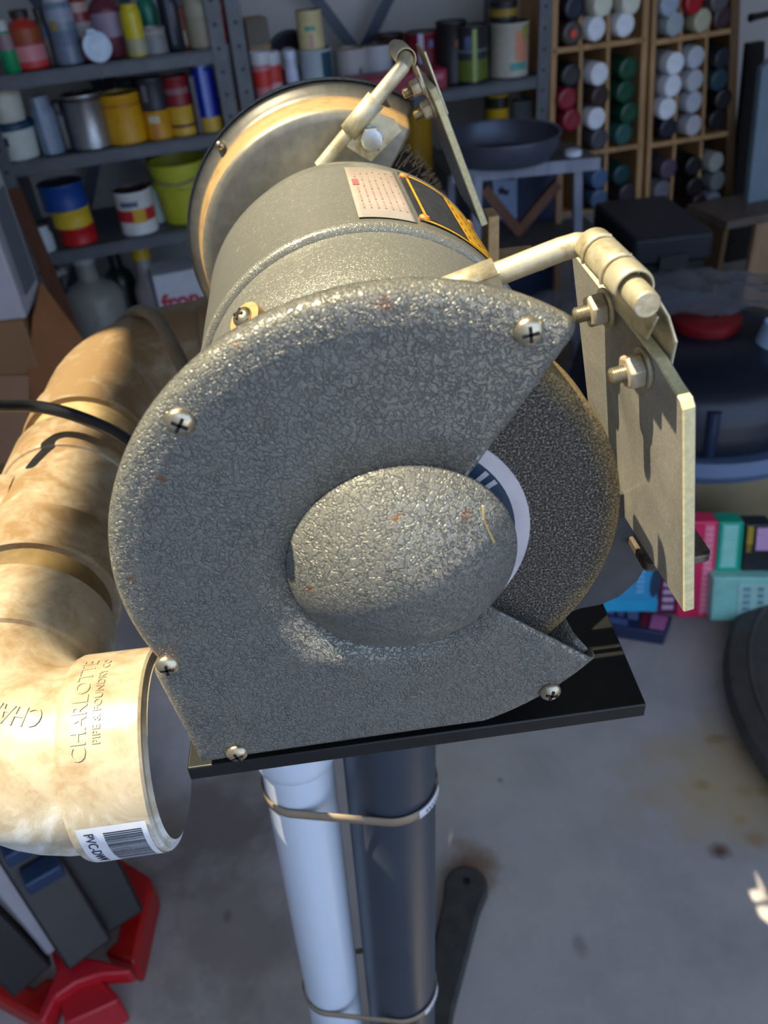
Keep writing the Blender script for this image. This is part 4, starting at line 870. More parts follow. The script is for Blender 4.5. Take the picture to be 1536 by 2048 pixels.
# ================================================================ wooden racks of lying spray cans
M_pine = wood('pine', (150, 112, 70), (196, 152, 104)); M_pined = wood('dark pine', (84, 60, 34), (116, 84, 52))
rack_t = 0.0
def plank(mb, p0, p1, wdt, t, dep, vert=True):
    """board whose front edge runs between two picture points on the shelf plane at depth t"""
    s0, z0, k = wl(*p0, t); s1, z1, k = wl(*p1, t); a, b_ = W(s0, t, z0), W(s1, t, z1); d = (b_-a).normalized(); n_ = d.cross(WN)
    mb.prism([a-n_*wdt/2, a+n_*wdt/2, b_+n_*wdt/2, b_-n_*wdt/2], WN*dep); return mb
def rack(label, boards):
    s, z, k = wl(boards[0][1][0], 300, .0); r = thing('spray_can_rack', W(s, .1, FZ), label, 'rack', 'wooden spray can racks')
    for nm, p0, p1, wd, mat, dep in boards: part(plank(MB(), p0, p1, wd, .02, dep), nm, mat, r, smooth=False, bevel=.0012)
    b = MB(); return r
rack('left wooden rack holding lying spray cans, next to the steel shelf post', [
    ('side_board', (1296, -60), (1274, 470), .020, M_pine, .20), ('side_board', (1113, -60), (1098, 470), .018, M_pine, .20),
    ('shelf', (1106, 103), (1290, 80), .014, M_pine, .20), ('shelf', (1100, 318), (1282, 292), .014, M_pine, .20), ('shelf', (1098, 432), (1278, 412), .014, M_pine, .20),
    ('divider', (1160, 96), (1163, -30), .012, M_pine, .18), ('divider', (1217, 88), (1217, -30), .012, M_pine, .18),
    ('divider', (1163, 100), (1158, 300), .012, M_pine, .18), ('divider', (1217, 92), (1213, 300), .012, M_pine, .18),
    ('divider', (1158, 312), (1150, 425), .012, M_pine, .18), ('divider', (1213, 304), (1210, 425), .012, M_pine, .18)])
rack('right wooden rack holding lying spray cans, beside the dark wall board', [
    ('side_board', (1313, -60), (1292, 470), .016, M_pine, .20), ('side_board', (1474, -60), (1456, 470), .030, M_pined, .20),
    ('shelf', (1308, 86), (1472, 60), .014, M_pine, .20), ('shelf', (1302, 292), (1464, 266), .014, M_pine, .20), ('shelf', (1296, 436), (1458, 414), .014, M_pine, .20),
    ('divider', (1362, 76), (1364, -30), .010, M_pine, .18), ('divider', (1416, 68), (1417, -30), .010, M_pine, .18),
    ('divider', (1361, 84), (1348, 282), .010, M_pine, .18), ('divider', (1414, 74), (1406, 274), .010, M_pine, .18),
    ('divider', (1350, 290), (1340, 428), .010, M_pine, .18), ('divider', (1404, 282), (1394, 420), .010, M_pine, .18)])
proto = {}
def lying_can(px, py, col, label, yaw=0.0, d=.062, glossy=.35):
    s, z, k = wl(px, py, .0); r = d/2; P = W(s, .0, z)
    ax = (WN + WE*yaw*1.0).normalized(); c = thing('spray_can', P, label, 'spray can', 'spray cans lying in the racks')
    key = col
    if key not in proto:
        a = MB(); a.lathe([(r*.70, .0), (r*.92, .002), (r*.97, .006), (r*.97, .040)], (0, 0, 0), (0, 1, 0), 24, False, False); a.lathe([(r*.70, .0), (r*.68, .0015), (0, .0020)], (0, 0, 0), (0, 1, 0), 24, False, True)
        b_ = MB(); b_.lathe([(r*.98, .040), (r*1.0, .044), (r*1.0, .185), (r*.85, .190)], (0, 0, 0), (0, 1, 0), 24, False, True)
        proto[key] = (a.mesh('cap', [cm(col, glossy)]), b_.mesh('can_body', [plain(tuple(int(x*.55+40) for x in col), .3, .35, .1, 40)]))
    rot = math.atan2(-ax.x, ax.y)
    c.rotation_euler = (0, 0, rot)
    for nm, me in zip(('cap', 'can_body'), proto[key]): link(nm, me, c)
    return c
WHT, IVO, NAV, BLK, GRN, RED, BRN = (234, 238, 246), (222, 222, 206), (24, 30, 52), (30, 32, 36), (8, 74, 50), (142, 22, 44), (60, 46, 46)
Z3_ = lambda x, y: (1080 + x/3.368, y/3.368)
cans = [
 (240, 55, NAV, 'navy capped spray can, top bay of the left rack beside the steel post'), (430, 30, IVO, 'ivory capped spray can, upper one in the middle of the top bay, left rack'), (620, 20, IVO, 'ivory capped spray can, upper right in the top bay, left rack'),
 (225, 225, (66, 58, 54), 'dark brown spray can with an orange dot, top bay of the left rack'), (385, 195, WHT, 'white capped spray can in the middle of the top bay, left rack, lower row'), (578, 168, WHT, 'white capped spray can, right in the top bay, left rack, lower row'),
 (215, 512, BLK, 'black capped spray can on top of the two red ones, left rack'), (405, 500, WHT, 'white capped spray can above the brown one, middle bay of the left rack'), (600, 465, GRN, 'topmost of three dark green spray cans, left rack'),
 (190, 670, RED, 'upper red capped spray can, left rack'), (410, 650, BRN, 'brown capped spray can between two white ones, left rack'), (580, 620, GRN, 'middle one of three dark green spray cans, left rack'),
 (218, 812, RED, 'lower red capped spray can, left rack'), (385, 800, WHT, 'white capped spray can below the brown one, left rack'), (605, 765, GRN, 'lowest of three dark green spray cans, left rack'),
 (405, 938, (78, 80, 88), 'dark grey capped spray can at the foot of the middle bay, left rack'), (568, 905, (44, 92, 88), 'teal capped spray can below the three green ones, left rack'),
 (405, 1205, (82, 112, 152), 'upper steel blue spray can in the bottom bay, left rack'), (555, 1180, (14, 62, 66), 'dark teal spray can in the bottom bay, left rack'), (400, 1345, (78, 104, 136), 'lower steel blue spray can in the bottom bay, left rack'), (592, 1305, (56, 44, 52), 'dark plum spray can in the bottom bay, left rack'),
 (880, 30, (160, 172, 190), 'pale blue grey spray can, upper left in the top bay, right rack'), (1045, 15, (170, 14, 26), 'bright red capped spray can, top bay of the right rack'), (1215, 5, (84, 82, 88), 'grey capped spray can, upper right in the top bay, right rack'),
 (915, 165, (164, 176, 182), 'pale grey spray can, lower left in the top bay, right rack'), (1100, 140, (182, 178, 150), 'cream capped spray can, top bay of the right rack'), (1235, 120, (62, 38, 46), 'maroon capped spray can, top bay of the right rack'),
 (915, 430, WHT, 'topmost of three bright white spray cans, right rack'), (1055, 388, (186, 192, 204), 'topmost of four light grey spray cans, right rack'), (1235, 395, (30, 36, 48), 'slate black spray can at the top of the third bay, right rack'),
 (900, 582, WHT, 'middle one of three bright white spray cans, right rack'), (1048, 545, (184, 188, 196), 'second from the top of four light grey spray cans, right rack'), (1212, 540, (36, 62, 74), 'blue grey spray can in the third bay, right rack'),
 (862, 735, WHT, 'lowest of three bright white spray cans, right rack'), (1042, 690, (182, 186, 196), 'third from the top of four light grey spray cans, right rack'), (1240, 672, (18, 20, 24), 'upper jet black spray can in the third bay, right rack'),
 (868, 868, (24, 30, 44), 'midnight blue spray can below the three white ones, right rack'), (1040, 848, (186, 184, 190), 'lowest of four light grey spray cans, right rack'), (1195, 810, (16, 18, 22), 'lower jet black spray can in the third bay, right rack'),
 (870, 1140, (88, 72, 90), 'dusty mauve spray can in the bottom bay, right rack'), (1190, 1095, (156, 158, 150), 'pale grey green spray can in the bottom bay, right rack, topmost'), (825, 1285, (112, 110, 122), 'lilac grey spray can in the bottom bay, right rack'),
 (1040, 1120, (22, 22, 26), 'upper black spray can in the bottom bay, right rack'), (1200, 1222, (110, 114, 114), 'stone grey spray can in the bottom bay, right rack, second from the top'), (1045, 1262, (26, 22, 24), 'lower black spray can in the bottom bay, right rack'),
 (1172, 1358, (124, 124, 140), 'bluish grey spray can in the bottom bay, right rack, lowest'), (1075, 1372, (56, 24, 38), 'wine red spray can in the bottom bay, right rack')]
random.seed(9)
for x, y, col, label in cans:
    px, py = Z3_(x, y); lc = lying_can(px, py, col, label, yaw=random.uniform(-.12, .02))
    if 'orange dot' in label:
        m = MB(); m.lathe([(.010, -.001), (.010, .001), (0, .001)], (0, -.002, 0), (0, 1, 0), 16, True, False); link('nozzle', m.mesh('nozzle', [cm((226, 70, 44))]), lc)

# ================================================================ things in front of the racks
# ---- small bench with a basin on it
By0, By1, Bz = 1.715, 1.875, -.322
bx0, bx1 = aty(905, 333, By0).x, aty(1198, 322, By0).x
bn = thing('low_bench', V(((bx0+bx1)/2, (By0+By1)/2, FZ)), 'small weathered bench with pale edge and brown braces, in front of the left can rack', 'bench')
M_grey_wd = wood('weathered wood', (62, 60, 58), (88, 84, 80), .7, 30, (.15, 1, 1)); M_pale = wood('pale painted wood', (106, 112, 128), (150, 156, 174), .6)
bth = math.radians(-5)
def bw(x, y, z): return V((x, y + (x-bx1)*math.tan(bth)*-1*-.6, z))
m = MB(); m.prism([bw(bx0, By0, Bz), bw(bx1, By0, Bz), bw(bx1-.02, By1, Bz), bw(bx0-.02, By1, Bz)], (0, 0, -.016)); part(m, 'bench_top', M_grey_wd, bn, bevel=.002)
m = MB(); m.prism([bw(bx0, By0-.006, Bz-.001), bw(bx1+.002, By0-.006, Bz-.001), bw(bx1+.002, By0-.006, Bz-.028), bw(bx0, By0-.006, Bz-.028)], (0, .006, 0)); part(m, 'bench_apron', M_pale, bn)
def leg_px(p0, p1, y, wd, mat, nm='leg'):
    a, b_ = aty(*p0, y), aty(*p1, y); d = (b_-a).normalized(); n_ = V((0, 1, 0)).cross(d).normalized()
    mm = MB(); mm.prism([a-n_*wd/2, a+n_*wd/2, b_+n_*wd/2, b_-n_*wd/2], (0, .02, 0)); return part(mm, nm, mat, bn, smooth=False, bevel=.001)
def leg_floor(px, py, y, wd, mat, dx):
    a = aty(px, py, y); b_ = V((a.x+dx, y, FZ)); mm = MB(); mm.prism([a+V((-wd/2, 0, 0)), a+V((wd/2, 0, 0)), b_+V((wd/2, 0, 0)), b_+V((-wd/2, 0, 0))], (0, .022, 0)); part(mm, 'leg', mat, bn, smooth=False, bevel=.001)
leg_floor(1157, 338, By0+.005, .020, M_pale, .04); leg_floor(956, 350, By0+.005, .022, M_pale, -.02); leg_floor(1120, 335, By1-.03, .016, wood('tan leg', (150, 112, 84), (176, 136, 104)), .02); leg_floor(905, 340, By1-.03, .016, M_pale, -.03)
M_brn = wood('brown brace', (84, 50, 32), (112, 70, 44))
leg_px((968, 378), (1042, 468), By0+.03, .024, M_brn, 'brace'); leg_px((1118, 368), (1034, 468), By0+.055, .024, M_brn, 'brace')
lsz = aty(1060, 490, By0).z
m = MB(); m.prism([V((bx0+.02, By0-.01, lsz)), V((bx1+.03, By0-.01, lsz)), V((bx1+.03, By1, lsz)), V((bx0+.02, By1, lsz))], (0, 0, -.012)); part(m, 'low_shelf', M_grey_wd, bn)
P = V(aty(1003, 290, By0+.075)); P = V((P.x, By0+.075, Bz+.0005)); r = 118*1.95/FPX
pn = thing('basin', P, 'wide dark grey metal basin standing on the small bench', 'basin'); m = MB(); m.lathe([(r*.80, 0), (r*.86, .003), (r*.95, .030), (r*.965, .052), (r*1.0, .053), (r*1.0, .057), (r*.94, .055), (r*.92, .030), (r*.82, .007), (0, .006)], P, (0, 0, 1), 48, True, True); part(m, 'basin_body', plain((84, 90, 106), .38, .5, .15, 20), pn)
P = V((aty(1140, 272, By0+.06).x, By0+.03, Bz+.0005)); m = MB(); m.lathe([(.019, 0), (.020, .001), (.020, .010), (.017, .013), (0, .014)], P, (0, 0, 1), 24); solo(m, 'white_disc', cm((206, 214, 232)), 'small white round cap lying at the right end of the small bench', 'plastic cap', P)
# blue bin with a printed paper under the bench
a = aty(955, 345, By1+.03); b_ = aty(1085, 345, By1+.03)
bnP = V(((a.x+b_.x)/2+.02, By1+.13, FZ)); bl_ = thing('storage_bin', bnP, 'dark blue bin with a white printed paper behind the small bench', 'bin'); hb2 = .95-.34
m = MB(); m.box(bnP+V((0, 0, hb2/2)), (.24, .18, hb2)); part(m, 'bin_body', plain((36, 48, 78), .5, 0, .15, 12), bl_, bevel=.01)
m = MB(); m.box(bnP+V((0, 0, hb2-.012)), (.256, .196, .024)); part(m, 'bin_rim', plain((40, 54, 88), .5, 0, .1, 12), bl_, bevel=.006)
yy = By1+.036; q = [aty(x, y, yy) for x, y in ((984, 348), (1034, 350), (1034, 436), (992, 440))]; m = MB(); m.prism(q, (0, .002, 0)); pap = part(m, 'paper_sheet', cm((150, 170, 204)), bl_)
q = [aty(x, y, yy-.001) for x, y in ((996, 378), (1004, 374), (1012, 380), (1020, 380), (1014, 392), (1004, 388), (998, 390))]; m = MB(); m.prism(q, (0, .0008, 0)); part(m, 'printed_mark', cm((28, 34, 56)), bl_, pap)
q = [aty(x, y, yy-.001) for x, y in ((986, 350), (1030, 351), (1030, 360), (987, 360))]; m = MB(); m.prism(q, (0, .0008, 0)); part(m, 'printed_mark', cm((40, 52, 84)), bl_, pap)
# ---- dark chest
cy0, cy1 = 1.62, 1.93
zc_ = aty(1430, 462, cy0).z; cx1 = aty(1432, 462, cy0).x; cx0 = max(aty(1180, 480, cy0).x, bx1+.07)
ch = thing('storage_chest', V(((cx0+cx1)/2, (cy0+cy1)/2, FZ)), 'big black navy chest standing before the can racks', 'chest')
m = MB(); m.box(((cx0+cx1)/2, (cy0+cy1)/2, (FZ+zc_-.07)/2), (cx1-cx0-.02, cy1-cy0-.02, zc_-.07-FZ)); part(m, 'chest_body', plain((14, 16, 22), .6, 0, .2, 20), ch, bevel=.006)
m = MB(); m.box(((cx0+cx1)/2, (cy0+cy1)/2, zc_-.034), (cx1-cx0, cy1-cy0, .068)); lid_ = part(m, 'chest_lid', plain((30, 34, 44), .55, 0, .15, 20), ch, bevel=.010)
m = MB(); m.box(((cx0+cx1)/2, cy0-.004, zc_-.062), (.07, .010, .034)); part(m, 'chest_latch', plain((44, 46, 52), .5), ch, bevel=.002)
# ---- leaning pale blue panel on a wooden box, black handled tool
q = [wl(x, y, -.10) for x, y in ((1490, 430), (1570, 424), (1630, 60), (1540, 140))]
m = MB(); m.prism([W(s, -.10 + .10*(z+.62), z) for s, z, k in q], WN*.02); wbx = wl(1500, 440, -.12)
pnl = solo(m, 'metal_sheet', plain((126, 146, 160), .5, .1, .08, 10), 'pale blue metal panel leaning at the right picture edge above a wooden box', 'panel', W(q[0][0]+.1, -.1, q[0][1]))
s0, z0, k = wl(1458, 440, -.22); s1 = s0+.30
wb = thing('wooden_box', W((s0+s1)/2, -.115, FZ), 'open wooden box with a dark hollow below the pale blue panel', 'box')
m = MB(); zt_ = wl(1490, 438, -.22)[1]; m.box(W((s0+s1)/2, -.115, zt_-.012), (s1-s0, .20, .024), RW); part(m, 'top_board', wood('box lid', (92, 80, 72), (120, 104, 94)), wb)
sM = wl(1504, 500, -.22)[0]
m = MB(); m.box(W((sM+s1)/2, -.212, (zt_-.024+FZ)/2), (s1-sM, .016, zt_-.024-FZ), RW); part(m, 'front_board', wood('box front', (150, 118, 88), (184, 146, 112)), wb)
for s_ in (s0+.01, s1-.01):
    m = MB(); m.box(W(s_, -.115, (zt_-.024+FZ)/2), (.016, .18, zt_-.024-FZ), RW); part(m, 'side_board', M_pined, wb)
a = W(*[wl(1500, 36, .02)[0], .02, wl(1500, 36, .02)[1]]); b_ = W(wl(1580, 18, .02)[0], .02, wl(1580, 18, .02)[1])
hk = thing('pry_bar', a, 'black handled bar on the wall at the upper right corner', 'tool'); m = MB(); m.tube([a, a.lerp(b_, .2), b_], [.012, .009, .009], 12); part(m, 'handle', M_dark, hk); m = MB(); m.tube([b_, b_+WE*.10+V((0, 0, .02))], [.006, .006], 10); part(m, 'bar', M_worn, hk)
a0 = W(wl(1484, 85, .15)[0], .12, wl(1484, 85, .15)[1]); b0 = W(wl(1455, 440, .15)[0], .12, FZ)
m = MB(); m.prism([a0, a0+WE*.06, b0+WE*.14, b0], WN*.02); solo(m, 'dark_plank', plain((26, 22, 20), .7, 0, .2, 20), 'tall nearly black plank upright between the right can rack and the wall', 'plank', V((b0.x, b0.y, FZ)))
# ---- round dark blue shop canister under a plastic sheet
VC = atz(1395, 790, FZ+.30); VC = V((VC.x, VC.y+.03, FZ)); vt = thing('shop_canister', VC, 'round dark blue canister with a red top and beige flared foot, right of the grinder', 'canister')
M_navy = plain((18, 26, 44), .3, .1, .25, 10)
m = MB(); m.lathe([(.235, .285), (.245, .295), (.245, .31), (.242, .325), (.238, .345), (.230, .38), (.20, .41), (.12, .43), (0, .435)], VC, (0, 0, 1), 56); part(m, 'drum', M_navy, vt)
for t in (-2.75, -2.45, -2.15, -1.85):
    m = MB(); d = V((math.cos(t), math.sin(t), 0)); m.tube([VC+d*.240+V((0, 0, .295)), VC+d*.240+V((0, 0, .32)), VC+d*.236+V((0, 0, .35)), VC+d*.232+V((0, 0, .38))], .012, 10); part(m, 'drum_rib', plain((34, 48, 78), .3, .1, .2, 10), vt)
m = MB(); m.lathe([(.215, .238), (.262, .245), (.272, .265), (.262, .288), (.235, .286)], VC, (0, 0, 1), 56, False, False); part(m, 'blue_rim', plain((92, 112, 146), .45, 0, .1, 12), vt)
m = MB(); m.lathe([(.13, .02), (.20, .035), (.240, .10), (.266, .22), (.262, .250)], VC, (0, 0, 1), 56, True, False); part(m, 'flared_foot', plain((132, 116, 88), .6, 0, .15, 12), vt)
for k in range(4):
    t = -2.4 + k*PI/2; m = MB(); m.lathe([(.02, -.012), (.024, -.006), (.024, .006), (.02, .012)], VC+V((.17*math.cos(t), .17*math.sin(t), .0245)), (math.sin(t), -math.cos(t), 0), 18); part(m, 'caster', M_dark, vt)
rtp = atz(1412, 636, FZ+.447); m = MB(); m.lathe([(.060, -.03), (.066, -.006), (.066, .004), (.056, .012), (.030, .014), (.026, .006), (0, .006)], rtp, (0, 0, 1), 36); part(m, 'red_top', plain((120, 14, 22), .45), vt)
# plastic sheet: a crumpled film over the top
random.seed(21); nx, ny = 36, 30; vs = []; fs = []
from mathutils import noise as mn
for j in range(ny+1):
    for i in range(nx+1):
        u, v = i/nx, j/ny; x = VC.x-.26+.62*u; y = VC.y-.02+.36*v
        r_ = math.hypot(x-VC.x, y-VC.y); z = FZ+.462 - .02*max(0, (r_-.12)/.1)**1.1*1.2
        z += .022*mn.noise(V((x*14, y*14, 3)))+.012*abs(mn.noise(V((x*34, y*30, 7))))+.006
        z = max(z, FZ + (.452 if r_ < .13 else .40 if r_ < .25 else .30)); vs.append((x, y, z))
for j in range(ny):
    for i in range(nx): a = j*(nx+1)+i; fs.append((a, a+1, a+nx+2, a+nx+1))
fm = MB(); fm.add(vs, fs)
mf = bpy.data.materials.new('grey film'); mf.use_nodes = True; nt = mf.node_tree; b = nt.nodes['Principled BSDF']; b.inputs['Base Color'].default_value = (.17, .19, .24, 1); b.inputs['Roughness'].default_value = .22; b.inputs['Alpha'].default_value = .62
solo(fm, 'plastic_sheet', mf, 'crumpled grey plastic sheet lying over the top of the dark blue canister', 'plastic sheet', V((VC.x, VC.y+.1, FZ+.5)), angle=80)
bp = aty(1540, 690, 1.10); cb = thing('pale_piece', bp+V((0, 0, -.06)), 'pale blue rounded cup at the right edge on the canister', 'piece'); m = MB(); m.lathe([(.020, -.045), (.028, .0), (.031, .04), (.029, .04), (.026, 0), (.018, -.04)], bp, V((.3, -.1, 1)), 28, True, True); part(m, 'pale_piece_body', plain((150, 176, 206), .2, 0, .1, 20), cb)  # small pale blue tapered shape, no definite object
# ---- upright packages on the floor
yB = .815
def pk(x0t, x1t, x0b, x1b, yt, yb, col, label, panels=(), letters=(), yo=0.0, dep=.03):
    """package standing on the floor; picture columns of its front face at its top and foot"""
    y = yB+yo; tl, tr_2, br2, bl2 = aty(x0t, yt, y), aty(x1t, yt, y), aty(x1b, yb, y), aty(x0b, yb, y); o = V(((bl2.x+br2.x)/2, y+dep/2, FZ))
    dz = FZ - min(bl2.z, br2.z)+.0015
    c = thing('package', o, label, 'package', 'bright packages standing in a row'); m = MB(); q = [tl, tr_2, br2, bl2]
    lowz = FZ+.002; q = [V((p.x, p.y, p.z)) for p in q]; 
    m.prism([q[0], q[1], V((q[2].x, y, max(lowz, q[2].z))), V((q[3].x, y, max(lowz, q[3].z)))], (0, dep, 0)); b_ = part(m, 'package_body', cm(col, .35), c, bevel=.003, smooth=False)
    def pt(u, v): return (tl.lerp(tr_2, u)).lerp(bl2.lerp(br2, u), v) + V((0, -.0012, 0))
    for (u0, u1, v0, v1, cc) in panels:
        m = MB(); m.prism([pt(u0, v0), pt(u1, v0), pt(u1, v1), pt(u0, v1)], (0, .0010, 0)); part(m, 'printed_panel', cm(cc, .4), c, b_)
    for (u0, u1, v0, v1, cc, n) in letters:       # rows of unreadable upright print
        m = MB()
        for i in range(n):
            va, vb = v0+(v1-v0)*i/n, v0+(v1-v0)*(i+.62)/n
            m.prism([pt(u0, va)+V((0, -.0008, 0)), pt(u1, va)+V((0, -.0008, 0)), pt(u1, vb)+V((0, -.0008, 0)), pt(u0, vb)+V((0, -.0008, 0))], (0, .0006, 0))
        part(m, 'small_print', cm(cc, .4), c, b_, kind='stuff')
    return c, pt, b_
c, pt, b_ = pk(1218, 1330, 1204, 1313, 1040, 1222, (58, 150, 196), 'cyan package with a dark wheel picture, leftmost of the bright packages', [(.0, 1, .86, 1.0, (44, 160, 204))], [(.58, .72, .30, .80, (120, 180, 220), 9)])
m = MB(); ce = pt(.93, .66); m.rings([[ce + V((.009*math.cos(a), -.0005, .036*math.sin(a))) for a in [2*PI*i/24 for i in range(24)]], [ce + V((.009*math.cos(a), .001, .036*math.sin(a))) for a in [2*PI*i/24 for i in range(24)]]], True, True); part(m, 'wheel_picture', cm((40, 62, 84)), c, b_)
pk(1330, 1364, 1314, 1352, 1042, 1230, (100, 24, 66), 'narrow plum package between the cyan and pink ones', [(.1, .9, .0, .3, (60, 30, 50))], [(.2, .8, .62, .96, (190, 160, 186), 4)])
pk(1365, 1438, 1353, 1422, 1044, 1236, (226, 46, 96), 'hot pink package in the row of bright packages', [(.62, .90, .02, .96, (240, 110, 140))], [(.12, .3, .40, .90, (150, 24, 60), 10), (.66, .86, .04, .94, (250, 150, 170), 16)])
pk(1439, 1490, 1425, 1478, 1045, 1184, (10, 158, 128), 'emerald package with pale lettering in the row of bright packages', [(.12, .80, .02, .64, (96, 196, 176))], [(.2, .72, .04, .62, (170, 226, 214), 12)])
pk(1491, 1548, 1481, 1540, 1050, 1156, (36, 36, 42), 'black package with gold and pink panels at the right end of the row', [(.08, .30, .02, .36, (150, 124, 36)), (.10, .26, .36, .50, (140, 114, 34)), (.42, 1.0, .05, .46, (206, 160, 200))], [(.10, .28, .04, .34, (190, 160, 60), 5)])
c, pt, b_ = pk(1427, 1548, 1421, 1542, 1156, 1242, (140, 202, 190), 'pale aqua package lying below the emerald and black ones', [(.42, .95, .12, .88, (166, 206, 198))], [(.5, .62, .2, .8, (120, 160, 170), 4), (.74, .84, .2, .8, (110, 150, 160), 4)], yo=-.02)
tb_ = thing('flat_box', V((aty(1300, 1250, yB-.05).x, yB, FZ)), 'flat navy printed box lying on the floor in front of the cyan package', 'box')
q = [atz(x, y, FZ+.030) for x, y in ((1206, 1206), (1345, 1232), (1330, 1268), (1215, 1250))]
m = MB(); m.prism(q, (0, 0, -.029)); bb = part(m, 'box_body', cm((42, 50, 84), .4), tb_, bevel=.002)
def qt(u, v): return (q[0].lerp(q[1], u)).lerp(q[3].lerp(q[2], u), v)+V((0, 0, .0008))
for (u0, u1, v0, v1, cc) in ((.02, .14, .1, .5, (110, 124, 180)), (.2, .30, .12, .5, (104, 118, 172)), (.36, .52, .12, .55, (116, 126, 176)), (.58, .68, .10, .8, (140, 30, 60)), (.72, .96, .1, .85, (206, 120, 176)), (.05, .36, .62, .9, (92, 112, 170))):
    m = MB(); m.prism([qt(u0, v0), qt(u1, v0), qt(u1, v1), qt(u0, v1)], (0, 0, .0006)); part(m, 'printed_panel', cm(cc, .4), tb_, bb)
# ---- tyre lying at the right edge
TC = atz(1960, 1450, FZ); TC = V((TC.x, TC.y, FZ)); e_ = atz(1450, 1290, FZ+.04); R_ = math.hypot(TC.x-e_.x, TC.y-e_.y)
ty = thing('rubber_tyre', TC, 'dark grey tyre lying on the floor at the right picture edge', 'tyre'); m = MB(); m.lathe([(R_*.66, .02), (R_*.68, .004), (R_*.9, .001), (R_*.98, .012), (R_, .030), (R_*.98, .048), (R_*.9, .060), (R_*.70, .058), (R_*.66, .048)], TC, (0, 0, 1), 72, False, False); m.lathe([(R_*.66, .048), (R_*.66, .02)], TC, (0, 0, 1), 72, False, False); tyb = part(m, 'tyre_body', plain((80, 76, 73), .7, 0, .2, 30), ty)
for k, rr in enumerate((.80, .90)):
    m = MB(); m.lathe([(R_*rr-.004, .0570), (R_*rr-.002, .0615), (R_*rr+.002, .0615), (R_*rr+.004, .0570)], TC, (0, 0, 1), 72, False, False); part(m, 'raised_ring', plain((86, 82, 80), .6, 0, .2, 30), ty, tyb)

# ================================================================ left side: boxes, red stand
bxC = aty(44, 640, 1.12); ztop = bxC.z
cb_ = thing('cardboard_box', V((bxC.x-.22, 1.18, FZ)), 'tall brown cardboard box with an open flap, under the white printed box', 'box')
M_card = plain((140, 100, 66), .8, 0, .12, 10); M_card2 = plain((136, 84, 44), .8, 0, .12, 10)
m = MB(); hC = ztop-FZ; m.box((bxC.x-.22, 1.18, FZ+hC/2), (.44, .12, hC)); part(m, 'box_body', M_card, cb_, bevel=.003)
q = [aty(66, 628, 1.135), aty(78, 566, 1.235), aty(182, 706, 1.19), aty(150, 890, 1.10), aty(46, 862, 1.10)]
m = MB(); m.prism(q, (.003, .002, .002)); part(m, 'box_flap', M_card2, cb_)
q = [V((bxC.x-.44, 1.118, ztop-.06)), V((bxC.x-.02, 1.118, ztop-.10)), V((bxC.x-.04, 1.03, ztop-.22)), V((bxC.x-.44, 1.03, ztop-.19))]
m = MB(); m.prism(q, (0, -.003, .003)); part(m, 'box_flap', plain((150, 112, 84), .8, 0, .1, 10), cb_)
wbC = V((bxC.x-.193, 1.18, ztop+.001)); wbx_ = thing('printed_box', wbC, 'white box with blue and grey print standing on the tall cardboard box', 'box'); hw = .34
m = MB(); m.box(wbC+V((0, 0, hw/2)), (.40, .115, hw)); bb = part(m, 'box_body', plain((176, 170, 176), .6, 0, .05, 10), wbx_, bevel=.003)
def side(u0, u1, v0, v1, cc, nm='printed_panel'):        # right-hand side of the white box
    mm = MB(); mm.prism([wbC+V((.2008, -.0575+.115*u, hw*v)) for u, v in ((u0, v0), (u1, v0), (u1, v1), (u0, v1))], (.0006, 0, 0)); part(mm, nm, cm(cc, .6), wbx_, bb)
def frnt(u0, u1, v0, v1, cc, nm='printed_panel'):
    mm = MB(); mm.prism([wbC+V((-.20+.40*u, -.0583, hw*v)) for u, v in ((u0, v0), (u1, v0), (u1, v1), (u0, v1))], (0, -.0006, 0)); part(mm, nm, cm(cc, .6), wbx_, bb)
side(.02, .98, .62, .80, (28, 52, 132)); side(.02, .98, .84, .98, (30, 58, 140)); side(.25, .9, .08, .55, (96, 104, 112)); side(.1, .25, .1, .5, (150, 152, 158))
frnt(.0, .88, .0, .36, (88, 82, 88)); frnt(.55, .8, .06, .12, (150, 146, 152))
stk = MB(); a, b_ = aty(24, 380, 1.62), aty(150, 680, 1.56); b_ = a + (b_-a)*((a.z-FZ-.002)/(a.z-b_.z)); d = (b_-a).normalized(); n_ = V((0, 1, 0)).cross(d).normalized()
stk.prism([a-n_*.013, a+n_*.013, b_+n_*.013, b_-n_*.013], (0, .02, 0)); solo(stk, 'wooden_batten', wood('red brown batten', (84, 50, 34), (116, 72, 50)), 'red brown wooden batten leaning beside the cardboard box, before the left shelves', 'batten', V((b_.x, b_.y, FZ)), smooth=False)

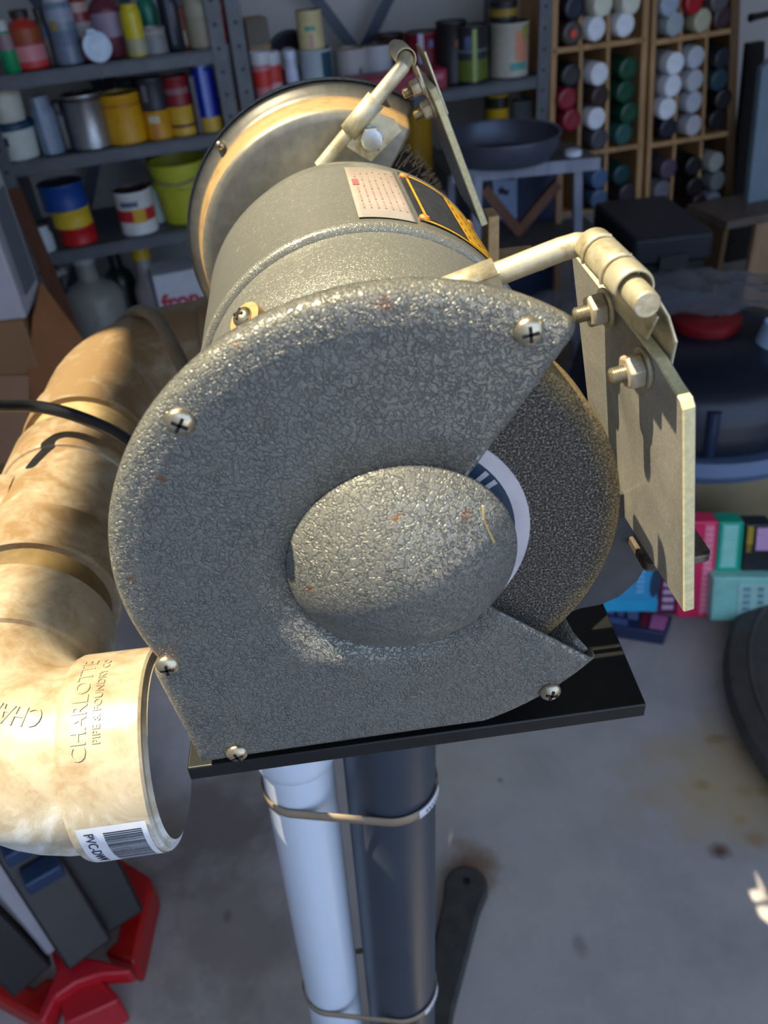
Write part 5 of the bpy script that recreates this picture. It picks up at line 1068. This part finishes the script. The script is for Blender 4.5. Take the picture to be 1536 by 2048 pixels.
# red and black floor stand
RP = atz(150, 1890, FZ); rs0 = thing('floor_stand', RP, 'red and black folding stand on the floor below the dust pipe elbow', 'stand')
M_red = plain((176, 16, 16), .38, 0, .1, 20); M_red2 = plain((192, 30, 42), .35, 0, .08, 20); M_bar = plain((36, 31, 29), .45, .1, .15, 20); M_clip = plain((50, 70, 100), .4, .2, .15, 20); M_lbar = plain((150, 144, 150), .4, .2, .1, 20)
def slab(px, z, th, nm, mat, bev=.006, par=None):
    mm = MB(); mm.prism([atz(x, y, z) for x, y in px], (0, 0, -th)); return part(mm, nm, mat, rs0, par, bevel=bev, smooth=True)
slab([(196, 1690), (222, 1704), (300, 1752), (302, 1775), (268, 1928), (205, 1905), (232, 1880), (248, 1790), (244, 1752), (204, 1716)], FZ+.060, .059, 'base_frame', M_red)
slab([(-30, 1905), (20, 1945), (66, 1975), (96, 1950), (120, 1962), (84, 2046), (-30, 1985)], FZ+.050, .049, 'base_frame', M_red)
slab([(98, 1892), (140, 1876), (165, 1912), (198, 1918), (262, 1934), (258, 1946), (198, 1950), (150, 1966), (112, 1992), (86, 2044), (72, 2040), (112, 1940)], FZ+.085, .030, 'hub', M_red2, .008)
slab([(116, 1985), (196, 1950), (236, 1990), (236, 2002), (140, 2046), (128, 2048)], FZ+.068, .060, 'foot_block', M_red2, .008)
slab([(140, 2050), (238, 2000), (240, 2010), (146, 2062)], FZ+.014, .0135, 'rubber_pad', plain((16, 20, 30), .6), .002)
def bar(p0, z0, p1, z1, wd, th, nm, mat, par=None):
    a, b_ = atz(*p0, z0), atz(*p1, z1); d = (b_-a).normalized(); sd = V((1, .55, 0)); sd = (sd - d*sd.dot(d)).normalized(); up = d.cross(sd).normalized()
    mm = MB(); mm.prism([a-sd*wd/2-up*th/2, a+sd*wd/2-up*th/2, b_+sd*wd/2-up*th/2, b_-sd*wd/2-up*th/2], up*th); return part(mm, nm, mat, rs0, par, bevel=.004)
bar((225, 1850), FZ+.075, (95, 1600), FZ+.26, .085, .030, 'flat_bar', M_bar)
bar((178, 1900), FZ+.090, (20, 1650), FZ+.27, .060, .030, 'flat_bar', plain((50, 43, 42), .45, .1, .15, 20))
bar((118, 1882), FZ+.105, (-40, 1690), FZ+.26, .036, .030, 'pale_bar', M_lbar)
bar((64, 1950), FZ+.085, (-60, 1830), FZ+.20, .055, .030, 'flat_bar', M_bar)
for (p, z) in (((85, 1745), FZ+.225), ((45, 1690), FZ+.27), ((20, 1640), FZ+.29)):
    c = atz(*p, z); mm = MB(); mm.box(c, (.045, .028, .022), Matrix.Rotation(.5, 3, 'Z')); part(mm, 'clip', M_clip, rs0, bevel=.003)
